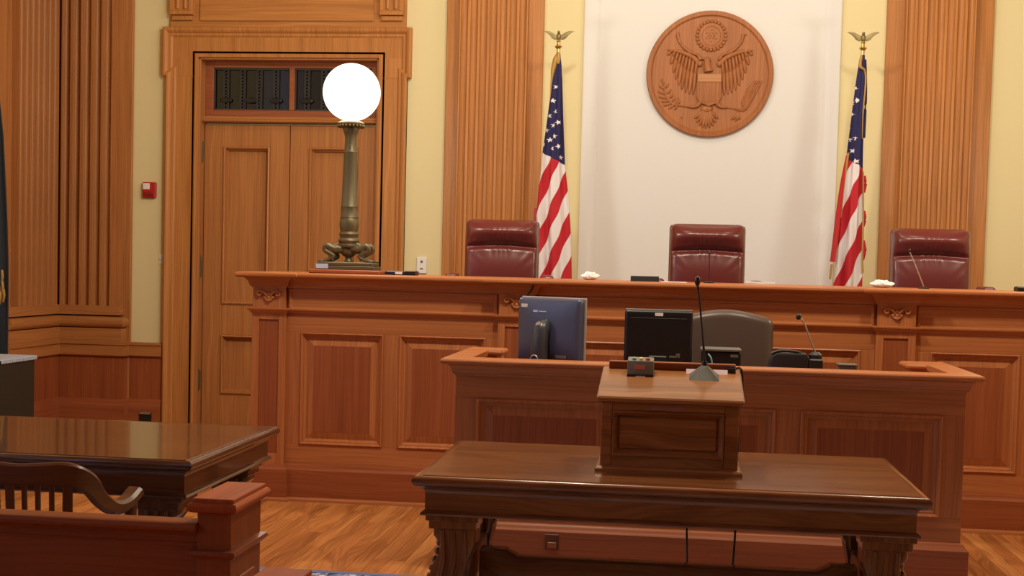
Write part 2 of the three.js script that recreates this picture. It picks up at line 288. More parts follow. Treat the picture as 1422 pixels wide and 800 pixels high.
{ // corner: two pilasters meet, standing on one pedestal
  const XF = -5.36, ZC = WZ + 0.12;
  const o = structure('trim_5', 'pair of fluted oak pilasters meeting in the room corner', [cbox(XL, -4.735, 0, 5.3, WZ, WZ + 0.04, 0.006), cbox(XL, XL + 0.05, 0, 5.3, WZ, -10.25, 0.006)], M.door, 'y');  // darker door tone than the other pilasters, standing in for the corner's shade
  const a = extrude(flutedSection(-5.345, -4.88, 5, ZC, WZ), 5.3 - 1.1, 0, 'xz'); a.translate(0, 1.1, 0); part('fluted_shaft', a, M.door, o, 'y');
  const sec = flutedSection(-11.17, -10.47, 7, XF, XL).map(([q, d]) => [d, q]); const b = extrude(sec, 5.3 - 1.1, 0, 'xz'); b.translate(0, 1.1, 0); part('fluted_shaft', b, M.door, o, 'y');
  const path = [[XF, -10.25], [XF, ZC], [-4.80, ZC], [-4.80, WZ]];
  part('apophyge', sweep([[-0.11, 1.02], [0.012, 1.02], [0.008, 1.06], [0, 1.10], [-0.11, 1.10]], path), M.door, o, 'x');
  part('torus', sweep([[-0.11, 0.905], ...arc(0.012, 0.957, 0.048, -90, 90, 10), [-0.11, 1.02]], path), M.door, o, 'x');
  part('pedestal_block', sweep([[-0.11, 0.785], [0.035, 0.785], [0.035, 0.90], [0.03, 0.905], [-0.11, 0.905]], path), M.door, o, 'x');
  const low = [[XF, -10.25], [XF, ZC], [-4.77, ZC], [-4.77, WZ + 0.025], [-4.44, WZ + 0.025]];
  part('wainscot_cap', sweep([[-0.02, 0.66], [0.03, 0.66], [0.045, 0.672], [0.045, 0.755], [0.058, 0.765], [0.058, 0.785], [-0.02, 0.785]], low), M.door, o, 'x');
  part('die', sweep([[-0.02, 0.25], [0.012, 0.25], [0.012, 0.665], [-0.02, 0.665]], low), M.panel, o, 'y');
  part('baseboard', sweep([[-0.02, 0], [0.045, 0], [0.045, 0.235], [0.036, 0.25], [0.03, 0.268], [0.016, 0.29], [-0.02, 0.29]], low), M.panel, o, 'x');  // die and baseboard in dark panel wood, deepening the shade low in the corner
}
structure('baseboard_back', 'oak wainscot band along the yellow wall past the far pilaster', [cbox(2.46, XR, 0, 0.29, WZ, WZ + 0.05), cbox(2.46, XR, 0.29, 0.785, WZ, WZ + 0.025)], M.bench, 'x');

// ---------------------------------------------------------------- the double door
{
  const JZ = WZ - 0.09;                                            // face of the leaves
  const d = structure('door_1', 'tall double oak door with iron grille transom', [cbox(DX0, DX0 + 0.018, 0, DTOP, WZ - 0.16, WZ + 0.02), cbox(DX1 - 0.018, DX1, 0, DTOP, WZ - 0.16, WZ + 0.02), cbox(DX0, DX1, DTOP - 0.018, DTOP, WZ - 0.16, WZ + 0.02)], M.door, 'y');
  const leaf = (x0, x1) => {
    const L = part('door_leaf', [cbox(x0, x0 + 0.172, 0.01, 2.70, JZ - 0.045, JZ), cbox(x1 - 0.172, x1, 0.01, 2.70, JZ - 0.045, JZ), cbox(x0 + 0.172, x1 - 0.172, 2.512, 2.70, JZ - 0.045, JZ), cbox(x0 + 0.172, x1 - 0.172, 0.868, 1.138, JZ - 0.045, JZ), cbox(x0 + 0.172, x1 - 0.172, 0.01, 0.35, JZ - 0.045, JZ)], M.door, d, 'y');
    for (const [y0, y1] of [[1.138, 2.512], [0.35, 0.868]]) {
      part('door_panel', cbox(x0 + 0.172, x1 - 0.172, y0, y1, JZ - 0.06, JZ - 0.046, 0.001), M.door, L, 'y');
      part('panel_moulding', sweep([[0, JZ - 0.055], [0, JZ + 0.012], [0.012, JZ + 0.018], [0.02, JZ + 0.01], [0.023, JZ - 0.026], [0.031, JZ - 0.026], [0.038, JZ - 0.04], [0.038, JZ - 0.055]], ringPath(x0 + 0.172, x1 - 0.172, y0, y1), true, 'xy'), M.door, L, 'y');
    }
    return L;
  };
  const L1 = leaf(DX0 + 0.024, -3.366), L2 = leaf(-3.358, DX1 - 0.024);
  part('astragal', cbox(-3.38, -3.35, 0.01, 2.70, JZ - 0.065, JZ - 0.047, 0.004), M.door, L2, 'y');
  for (const y of [2.46, 1.46, 0.47]) { part('hinge', [boxC(DX0 + 0.012, y, WZ - 0.045, 0.03, 0.17, 0.03, 0.003), tube([[DX0 + 0.012, y - 0.1, WZ - 0.026], [DX0 + 0.012, y + 0.1, WZ - 0.026]], 0.011)], M.bronze, L1, 'y', 'dark bronze hinge'); part('hinge', [boxC(DX1 - 0.012, y, WZ - 0.045, 0.03, 0.17, 0.03, 0.003), tube([[DX1 - 0.012, y - 0.1, WZ - 0.026], [DX1 - 0.012, y + 0.1, WZ - 0.026]], 0.011)], M.bronze, L2, 'y', 'dark bronze hinge'); }
  part('door_knob', [lathe([[0, 0], [0.03, 0], [0.03, 0.006], [0.012, 0.012], [0.012, 0.035], [0.028, 0.045], [0.03, 0.058], [0.018, 0.07], [0, 0.072]], 20).rotateX(Math.PI / 2).translate(-3.27, 1.0, JZ)], M.brass, L2, 'y', 'brass knob');
  // transom
  part('transom_bar', sweep([[-0.02, WZ - 0.16], [-0.02, WZ - 0.03], [-0.012, WZ - 0.018], [0.004, WZ - 0.022], [0.012, WZ - 0.04], [0.03, WZ - 0.045], [0.03, WZ - 0.16]], [[DX0, 2.735], [DX1, 2.735]], false, 'xy'), M.door, d, 'x');
  const T0 = 2.765, T1 = DTOP - 0.018, pz = WZ - 0.105, tm = woodMat([0.36, 0.115, 0.05], 0.4);
  part('transom_frame', [cbox(DX0 + 0.018, -4.06, T0, T1, pz - 0.05, pz), cbox(-2.655, DX1 - 0.018, T0, T1, pz - 0.05, pz), cbox(-4.06, -2.655, T0, 2.828, pz - 0.05, pz), cbox(-4.06, -2.655, 3.192, T1, pz - 0.05, pz), cbox(-3.38, -3.335, 2.828, 3.192, pz - 0.05, pz + 0.004)], tm, d, 'x');
  for (const [a, b] of [[-4.06, -3.38], [-3.335, -2.655]]) {
    part('pane', cbox(a, b, 2.828, 3.192, pz - 0.048, pz - 0.044, 0), mat(lin(0.008, 0.007, 0.007), 0.12), d, 'y', 'dark transom glass');
    const g = [cbox(a, b, 2.828, 2.842, pz - 0.03, pz - 0.018, 0.002), cbox(a, b, 3.178, 3.192, pz - 0.03, pz - 0.018, 0.002)], w = b - a;
    for (const f of [0.155, 0.375, 0.595, 0.815]) {
      const x = a + w * f; for (const e of [-0.024, 0.024]) g.push(boxC(x + e, 3.01, pz - 0.026, 0.005, 0.35, 0.006, 0.001));
      for (let j = 0; j < 12; j++) { const r = new THREE.TorusGeometry(0.014, 0.005, 5, 9).toNonIndexed(); r.scale(1.25, 0.9, 1); r.translate(x, 2.855 + j * 0.028, pz - 0.025); g.push(r); }
    }
    for (const x of [a + 0.006, b - 0.006]) g.push(boxC(x, 3.01, pz - 0.024, 0.01, 0.35, 0.012, 0.001));
    part('oval_boss', [0.155, 0.485, 0.815].map((f) => ball(a + w * f, 2.915, pz - 0.02, 0.056, 0.026, 0.007, 18, 8)), M.black, d, 'y', 'flat dark oval bosses');
    part('grille', g, M.iron, d, 'y', 'wrought iron grille of narrow chain strips');
  }
  // casing: architrave with ears, then the overdoor
  const casing = structure('trim_6', 'eared oak architrave and panelled overdoor round the double door', [cbox(-4.43, DX0 + 0.004, 0, 3.095, WZ, WZ + 0.03, 0.002), cbox(DX1 - 0.004, -2.316, 0, 3.095, WZ, WZ + 0.03, 0.002), cbox(-4.46, DX0 + 0.004, 3.095, 3.262, WZ, WZ + 0.03, 0.002), cbox(DX1 - 0.004, -2.286, 3.095, 3.262, WZ, WZ + 0.03, 0.002), cbox(-4.46, -2.286, 3.258, 3.515, WZ, WZ + 0.03, 0.002)], M.oak, 'y');
  const inner = [[DX0, 0], [DX0, DTOP], [DX1, DTOP], [DX1, 0]];    // out = away from the opening
  part('inner_bead', sweep([[0.0, WZ], [0.0, WZ + 0.045], [0.018, WZ + 0.05], [0.03, WZ + 0.042], [0.034, WZ + 0.03], [0.05, WZ + 0.03], [0.05, WZ]], inner, false, 'xy'), M.oak, casing, 'y');
  const prof = [[-0.085, WZ], [-0.085, WZ + 0.03], [-0.07, WZ + 0.042], [-0.05, WZ + 0.042], [-0.045, WZ + 0.052], [-0.028, WZ + 0.066], [-0.012, WZ + 0.07], [0, WZ + 0.062], [0, WZ]];
  part('outer_moulding', sweep(prof, [[-4.43, 0], [-4.43, 3.095], [-4.463, 3.095], [-4.463, 3.515], [-2.283, 3.515], [-2.283, 3.095], [-2.316, 3.095], [-2.316, 0]], false, 'xy'), M.oak, casing, 'y');
  const fr = part('overdoor', [cbox(-4.405, -2.335, 3.515, 4.35, WZ, WZ + 0.035, 0.003)], M.oak, casing, 'x');
  part('overdoor_panel', [cbox(-4.136, -2.612, 3.568, 4.2, WZ + 0.03, WZ + 0.052, 0.006)], M.oak, fr, 'x');
  part('overdoor_cornice', sweep([[-0.03, 4.35], [0.05, 4.35], [0.07, 4.38], [0.12, 4.41], [0.14, 4.46], [0.14, 4.5], [-0.03, 4.5]], [[-4.405, WZ], [-4.405, WZ + 0.03], [-2.335, WZ + 0.03], [-2.335, WZ]]), M.oak, fr, 'x');
  for (const [a, b] of [[-4.39, -4.19], [-2.555, -2.352]]) {
    const w = b - a, bracket = part('overdoor_bracket', [cbox(a, b, 3.615, 4.3, WZ + 0.03, WZ + 0.075, 0.004), cbox(a + 0.01, b - 0.01, 3.572, 3.612, WZ + 0.03, WZ + 0.065, 0.004)], M.oak, casing, 'y');
    part('reed', [0.33, 0.67].map((f) => tube([[a + w * f, 3.665, WZ + 0.078], [a + w * f, 4.28, WZ + 0.078]], 0.016, 10)), M.oak, bracket, 'y');
    part('bracket_frame', [cbox(a, a + 0.035, 3.65, 4.3, WZ + 0.07, WZ + 0.09), cbox(b - 0.035, b, 3.65, 4.3, WZ + 0.07, WZ + 0.09), cbox(a, b, 3.615, 3.65, WZ + 0.07, WZ + 0.09)], M.oak, bracket, 'y');
  }
}

// ---------------------------------------------------------------- small fittings on the back wall
{
  const t = thing('fire_alarm', 'red fire alarm pull station on the yellow wall beside the door', 'fire alarm', [-4.577, 2.047, WZ]);
  part('housing', [cbox(-0.058, 0.058, 0, 0.135, 0, 0.04, 0.006)], mat(lin(0.45, 0.012, 0.014), 0.4), t);
  part('handle', [cbox(-0.045, 0.045, 0.022, 0.05, 0.038, 0.052, 0.004), cbox(-0.045, 0.045, 0.006, 0.014, 0.038, 0.045, 0.002)], mat(lin(0.3, 0.008, 0.01), 0.4), t);
  part('label_plate', [cbox(-0.052, 0.008, 0.072, 0.125, 0.038, 0.043, 0.001)], M.white, t, 'y', 'white label plate');
  const s = thing('light_switch', 'small white switch plate at the edge of the door casing', 'switch', [-4.472, 1.473, WZ]);
  part('plate', cbox(-0.021, 0.021, 0, 0.088, 0, 0.008, 0.002), M.white, s); part('toggle', cbox(-0.006, 0.006, 0.036, 0.058, 0.007, 0.02, 0.002), M.white, s);
  const w = thing('wall_control', 'white wall plate with two dark openings right of the door', 'wall plate', [-2.161, 1.451, WZ]);
  part('plate', cbox(-0.044, 0.044, 0, 0.14, 0, 0.022, 0.005), M.white, w);
  part('sensor', lathe([[0, 0], [0.012, 0], [0.01, 0.004], [0, 0.005]], 16).rotateX(Math.PI / 2).translate(0, 0.1, 0.021), M.grey, w); part('slot', cbox(-0.014, 0.014, 0.034, 0.046, 0.02, 0.024, 0.001), M.grey, w);
  const k = thing('wall_socket', 'dark socket with a metal lip low on the wainscot by the door', 'socket', [-4.57, 0.1, WZ + 0.072]);
  part('plate', cbox(-0.056, 0.056, 0, 0.08, 0, 0.006, 0.002), M.dark, k); part('lip', cbox(-0.05, 0.05, 0.062, 0.082, 0.002, 0.022, 0.003), M.steel, k, 'x', 'bright metal lip');
}

// ---------------------------------------------------------------- carved seal on the white panel
{
  const R = 0.517, t = thing('wall_seal', 'round carved wooden seal with an eagle on the white wall panel', 'seal', [0.211, 2.63, WZ + 0.022]), cy = 0.517, Z0 = 0.036, n = (u, v) => [u * R, cy + v * R];
  const P = (px, py) => n((px - 402) / 333, (398 - py) / 333);      // from the seal's own centre, in radii
  part('disc', lathe([[0, 0], [R * 0.985, 0], [R, 0.012], [R, 0.03], [R * 0.985, 0.045], [R * 0.93, 0.05], [R * 0.915, 0.042], [R * 0.905, Z0], [0, Z0]], 72).rotateX(Math.PI / 2).translate(0, cy, 0), M.seal, t, 'y');
  const leaf = (a, b, w, h = 0.014) => { const A = V3(...a, 0), B = V3(...b, 0), L = A.distanceTo(B), g = new THREE.SphereGeometry(1, 10, 6); g.scale(w, L / 2, h); g.rotateZ(Math.atan2(B.y - A.y, B.x - A.x) - Math.PI / 2); g.translate((A.x + B.x) / 2, (A.y + B.y) / 2, Z0 + 0.002); return g.toNonIndexed(); };
  const c0 = P(405, 198), glory = part('glory', [lathe([[0, 0], [R * 0.2, 0], [R * 0.2, 0.008], [R * 0.15, 0.012], [R * 0.14, 0.006], [0, 0.006]], 40).rotateX(Math.PI / 2).translate(c0[0], c0[1], Z0)], M.seal, t, 'y');
  part('cloud_beads', Array.from({ length: 24 }, (_, k) => ball(c0[0] + Math.cos(k * Math.PI / 12) * R * 0.225, c0[1] + Math.sin(k * Math.PI / 12) * R * 0.225, Z0 + 0.004, 0.016, 0.016, 0.014, 10, 6)), M.seal, glory, 'y');
  part('stars', Array.from({ length: 13 }, (_, k) => { const r = k < 6 ? 0.045 : k < 12 ? 0.09 : 0, a = k * Math.PI / 3 + (k > 5 ? 0.5 : 0); return ball(c0[0] + Math.cos(a) * r * R, c0[1] + Math.sin(a) * r * R, Z0 + 0.007, 0.007, 0.007, 0.005, 6, 4); }), M.seal, glory, 'y');
  for (const s of [1, -1]) {
    const q = (x, y) => { const [a, b] = P(x, y); return [s > 0 ? a : 2 * P(400, 0)[0] - a, b]; }, f = [];
    const roots = [[330, 330], [312, 322], [295, 314], [278, 306], [262, 300], [246, 294], [230, 288], [214, 284], [198, 280]], tips = [[318, 512], [298, 508], [278, 500], [258, 485], [240, 462], [224, 430], [210, 395], [196, 350], [176, 300]];
    roots.forEach((r, i) => f.push(leaf(q(...r), q(...tips[i]), 0.017, 0.017)));
    roots.forEach((r, i) => { const m = [lerp(r[0], tips[i][0], 0.45), lerp(r[1], tips[i][1], 0.45)]; f.push(leaf(q(r[0] + 4, r[1] - 6), q(...m), 0.015, 0.026)); });
    f.push(tube([[...q(352, 355), Z0], [...q(320, 318), Z0 + 0.008], [...q(250, 285), Z0 + 0.008], [...q(175, 272), Z0 + 0.002]], [0.02, 0.022, 0.018, 0.006], 8, 14));
    part('wing', f, M.seal, t, 'y');
    part('ribbon', [tube([[...q(228, 190), Z0 + 0.004], [...q(240, 232), Z0 + 0.006], [...q(285, 278), Z0 + 0.01], [...q(335, 300), Z0 + 0.012], [...q(352, 325), Z0 + 0.014]], [0.016, 0.01, 0.012, 0.012, 0.014], 8, 18), ball(...q(350, 345), Z0 + 0.012, 0.02, 0.024, 0.016)], M.seal, t, 'y');
  }
  part('head', [ball(...P(390, 330), Z0 + 0.012, 0.026, 0.032, 0.022), tube([[...P(395, 385), Z0 + 0.01], [...P(388, 350), Z0 + 0.014], [...P(385, 322), Z0 + 0.016]], [0.04, 0.03, 0.022], 10, 8), tube([[...P(376, 322), Z0 + 0.018], [...P(360, 318), Z0 + 0.018], [...P(352, 326), Z0 + 0.014]], [0.012, 0.009, 0.003], 7, 6)], M.seal, t, 'y');
  const sh = [[338, 398], [466, 398], [466, 520], [452, 548], [402, 570], [352, 548], [338, 520]].map(([a, b]) => P(a, b)).reverse(), shield = part('shield', extrude(sh, 0.03, 0.004).translate(0, 0, Z0), M.seal, t, 'y');
  const [ax, ay] = P(340, 443), [bx, by] = P(464, 400); part('shield_chief', cbox(ax, bx, ay, by, Z0 + 0.028, Z0 + 0.036, 0.003), woodMat([0.56, 0.26, 0.11], 0.45), shield, 'x', 'lighter smooth band across the shield');
  for (let k = 0; k < 7; k++) { const x = lerp(ax, bx, (k + 0.5) / 7), yb = P(0, k === 0 || k === 6 ? 520 : 545)[1]; part('shield_bar', cbox(x - 0.006, x + 0.006, yb, ay - 0.004, Z0 + 0.028, Z0 + 0.035, 0.002), M.seal, shield, 'y'); }
  part('tail', [...Array.from({ length: 9 }, (_, k) => { const a = (-150 + k * 15) * Math.PI / 180, c = P(392, 580), e = [c[0] + Math.cos(a) * 0.115, c[1] + Math.sin(a) * 0.165]; return leaf(c, e, 0.016, 0.018); }), ball(...P(392, 582), Z0 + 0.006, 0.05, 0.03, 0.02)], M.seal, t, 'y');
  for (const s of [1, -1]) part('leg', [tube([[...P(400 - s * 40, 545), Z0 + 0.008], [...P(400 - s * 62, 568), Z0 + 0.012], [...P(400 - s * 100, 572), Z0 + 0.008]], [0.022, 0.015, 0.01], 8, 10)], M.seal, t, 'y');
  const ol = []; const st = [[300, 572], [255, 565], [215, 560], [180, 530], [165, 480], [160, 440]]; ol.push(tube(st.map(([a, b]) => [...P(a, b), Z0 + 0.006]), [0.008, 0.008, 0.007, 0.006, 0.005, 0.003], 6, 20));
  [[240, 560, 225, 590], [225, 556, 190, 585], [205, 552, 165, 568], [195, 540, 150, 545], [185, 525, 136, 520], [178, 505, 132, 492], [170, 480, 138, 460], [166, 455, 150, 425], [235, 556, 242, 520], [210, 548, 226, 515], [195, 530, 214, 500], [182, 505, 204, 480], [172, 475, 190, 448], [225, 562, 255, 540]].forEach(([a, b, c, d]) => ol.push(leaf(P(a, b), P(c, d), 0.011, 0.012)));
  part('olive_branch', ol, M.seal, t, 'y');
  const ar = []; for (let k = 0; k < 7; k++) { const o = (k - 3) * 8; ar.push(tube([[...P(500 + k * 3, 575), Z0 + 0.004], [...P(585, 580 + o * 0.3), Z0 + 0.01], [...P(600 + o, 540 - o * 0.4), Z0 + 0.01], [...P(635 + o * 1.4, 440 - o * 0.7 + Math.abs(o)), Z0 + 0.006]], [0.004, 0.006, 0.007, 0.005], 6, 14)); ar.push(leaf(P(615 + o, 500 - o * 0.5), P(640 + o * 1.5, 425 - o * 0.8 + Math.abs(o)), 0.009, 0.012)); }
  for (let k = 0; k < 5; k++) ar.push(leaf(P(560, 595), P(520 + k * 12, 640 + (k === 2 ? 8 : 0)), 0.009, 0.012));
  part('arrows', ar, M.seal, t, 'y');
  for (const [x, y] of [[262, 628], [232, 186], [588, 190]]) part('stud', ball(...P(x, y), Z0, 0.009, 0.009, 0.008, 8, 6), M.seal, t, 'y');
}

// ================================================================ THE JUDGES' BENCH
const BF = -8.37;
{
  const b = thing('judges_bench', 'long panelled oak judges bench with carved pilasters', 'bench', [0.165, 0, BF - 0.4]);
  const A = -2.69, B = 3.02, pil = [[A, -2.47], [-1.105, -0.872], [1.203, 1.438], [2.79, B]], bays = [[-2.47, -1.105], [-0.872, 1.203], [1.438, 2.79]], pj = 0.035;
  const outline = [[A, -9.15], [A, BF + pj]];
  pil.forEach(([p, q], i) => { if (i) outline.push([p, BF], [p, BF + pj]); outline.push([q, BF + pj]); if (i < 3) outline.push([q, BF]); });
  outline.push([B, -9.15]);
  wpart('core', [cbox(A + 0.01, B - 0.01, 0, 1.42, BF - 0.11, BF - 0.034, 0), cbox(A, A + 0.06, 0, 1.42, -9.15, BF - 0.1), cbox(B - 0.06, B, 0, 1.42, -9.15, BF - 0.1)], M.bench, b, 'y');
  const panels = [[[-2.377, -1.837], [-1.735, -1.181]], [[-0.787, -0.219], [-0.119, 0.449], [0.549, 1.118]], [[1.53, 2.056], [2.156, 2.70]]];
  bays.forEach(([x0, x1], i) => {
    frameBay(b, x0, x1, 0.22, 1.212, panels[i], 0.361, 1.082, BF, M.bench, M.panel);
    const f = wpart('frieze', cbox(x0, x1, 1.215, 1.37, BF - 0.035, BF - 0.006, 0.002), M.bench, b, 'x');
    wpart('frieze_moulding', sweep([[0, BF - 0.01], [0, BF + 0.004], [0.01, BF + 0.004], [0.016, BF - 0.004], [0.022, BF - 0.006], [0.022, BF - 0.01]], ringPath(x0 + 0.012, x1 - 0.012, 1.222, 1.356), true, 'xy'), M.bench, b, 'x', null, f);
  });
  pil.forEach(([p, q]) => {
    const z = BF + pj, m = 0.045, P = wpart('pilaster', [cbox(p, q, 0.2, 1.21, BF - 0.03, z - 0.012, 0.002), cbox(p, p + m, 0.2, 1.21, z - 0.014, z, 0.002), cbox(q - m, q, 0.2, 1.21, z - 0.014, z, 0.002), cbox(p + m, q - m, 1.158, 1.21, z - 0.014, z, 0.002), cbox(p + m, q - m, 0.2, 0.30, z - 0.014, z, 0.002), cbox(p + 0.004, q - 0.004, 1.21, 1.37, BF - 0.03, z, 0.002)], M.bench, b, 'y');
    wpart('pilaster_panel', cbox(p + m, q - m, 0.30, 1.158, z - 0.016, z - 0.009, 0.001), M.panel, b, 'y', null, P);
    const c = (p + q) / 2, y = 1.345, zz = z + 0.006, orn = [];
    for (const s of [-1, 1]) { orn.push(tube([[c + s * 0.012, y - 0.036, zz], [c + s * 0.03, y - 0.014, zz + 0.006], [c + s * 0.055, y - 0.006, zz + 0.006], [c + s * 0.074, y - 0.018, zz + 0.004], [c + s * 0.066, y - 0.034, zz + 0.006], [c + s * 0.05, y - 0.03, zz + 0.004]], [0.009, 0.009, 0.009, 0.008, 0.007, 0.006], 8, 24)); orn.push(ball(c + s * 0.052, y - 0.022, zz + 0.002, 0.009), ball(c + s * 0.024, y - 0.046, zz, 0.012, 0.009, 0.008)); }
    orn.push(ball(c, y - 0.05, zz, 0.013, 0.018, 0.01), ball(c, y - 0.022, zz, 0.016, 0.012, 0.01), tube([[c - 0.028, y - 0.052, zz], [c, y - 0.066, zz + 0.004], [c + 0.028, y - 0.052, zz]], [0.004, 0.009, 0.004], 8, 12));
    wpart('carved_swag', orn, M.bench, b, 'x', null, P);
  });
  wpart('band_moulding', sweep([[-0.04, 1.198], [0.004, 1.198], [0.012, 1.206], [0.014, 1.214], [0.026, 1.22], [0.028, 1.228], [0.012, 1.232], [-0.04, 1.232]], outline), M.bench, b, 'x');
  wpart('bed_moulding', sweep([[-0.04, 1.362], [0.004, 1.362], [0.008, 1.372], [0.016, 1.374], [0.018, 1.386], [0.022, 1.4], [0.032, 1.414], [0.042, 1.42], [0.046, 1.43], [-0.04, 1.43]], outline), M.bench, b, 'x');
  const topWood = M.bench, ct = wpart('countertop', (() => { const g = extrude(outline.slice().reverse(), 0.0338, 0, 'xz'); g.translate(0, 1.426, 0); return g; })(), topWood, b, 'x');
  wpart('nosing', sweep([[-0.04, 1.425], [0.064, 1.425], ...arc(0.072, 1.4425, 0.0175, -90, 90, 8), [-0.04, 1.46]], outline), topWood, b, 'x', null, ct);
  wpart('plinth', sweep([[-0.04, 0.018], [0.03, 0.018], [0.03, 0.198], [0.024, 0.206], [0.016, 0.214], [0.012, 0.228], [0.004, 0.234], [-0.04, 0.234]], outline), M.panel, b, 'x');
  wpart('shoe_moulding', sweep([[-0.04, 0], [0.046, 0], [0.046, 0.008], [0.04, 0.018], [0.03, 0.024], [-0.04, 0.024]], outline), M.bench, b, 'x');
}

// ================================================================ THE CLERK'S ENCLOSURE
{
  const Z = -6.665, X0 = -1.09, X1 = 1.395, ZB = -7.51, T = 0.055;
  const d = thing('clerk_desk', 'lower panelled oak enclosure in front of the judges bench', 'desk', [0.155, 0, -7.2]);
  frameBay(d, X0, X1, 0.24, 1.0, [[-0.98, -0.293], [-0.175, 0.499], [0.617, 1.291]], 0.375, 0.873, Z, M.bench, M.panel);
  wpart('core', [cbox(X0, X1, 0, 1.045, Z - T, Z - 0.034, 0.002), cbox(X0, X0 + T, 0, 1.045, ZB, Z - 0.034, 0.002), cbox(X1 - T, X1, 0, 1.045, ZB, Z - 0.034, 0.002), cbox(X0, X0 + 0.12, 0, 1.045, ZB, ZB + 0.2, 0.002), cbox(X1 - 0.15, X1, 0, 1.045, ZB, ZB + 0.2, 0.002)], M.bench, d, 'y');
  const out = [[X0, ZB], [X0, Z], [X1, Z], [X1, ZB]];
  wpart('cap_rail', sweep([[-T - 0.02, 1.045], [0.05, 1.045], ...arc(0.056, 1.0595, 0.0145, -90, 90, 8), [-T - 0.02, 1.074]], out), M.bench, d, 'x');
  for (const [a, b] of [[X0 - 0.06, X0 + 0.155], [X1 - 0.18, X1 + 0.06]]) wpart('return_cap', cbox(a, b, 1.0445, 1.0755, ZB - 0.046, ZB + 0.215, 0.011), M.bench, d, 'x');
  wpart('bed_moulding', sweep([[-0.03, 0.985], [0.004, 0.985], [0.008, 0.995], [0.016, 0.998], [0.018, 1.01], [0.026, 1.03], [0.036, 1.04], [0.036, 1.047], [-0.03, 1.047]], out), M.bench, d, 'x');
  wpart('plinth', sweep([[-0.03, 0.0], [0.034, 0.0], [0.034, 0.222], [0.028, 0.23], [0.022, 0.236], [0.014, 0.252], [0.004, 0.258], [-0.03, 0.258]], out), M.panel, d, 'x');
  wpart('desktop', cbox(X0 + T, X1 - T, 0.79, 0.82, -7.42, Z - T, 0.004), M.bench, d, 'x');
  const o = thing('wall_socket', 'brown socket on the plinth under the long table', 'socket', [-0.58, 0.135, Z + 0.034]);
  part('plate', cbox(-0.035, 0.035, 0, 0.075, 0, 0.006, 0.002), woodMat([0.16, 0.05, 0.02], 0.4), o); part('cover', cbox(-0.022, 0.022, 0.006, 0.036, 0.005, 0.012, 0.002), M.panel, o);
}

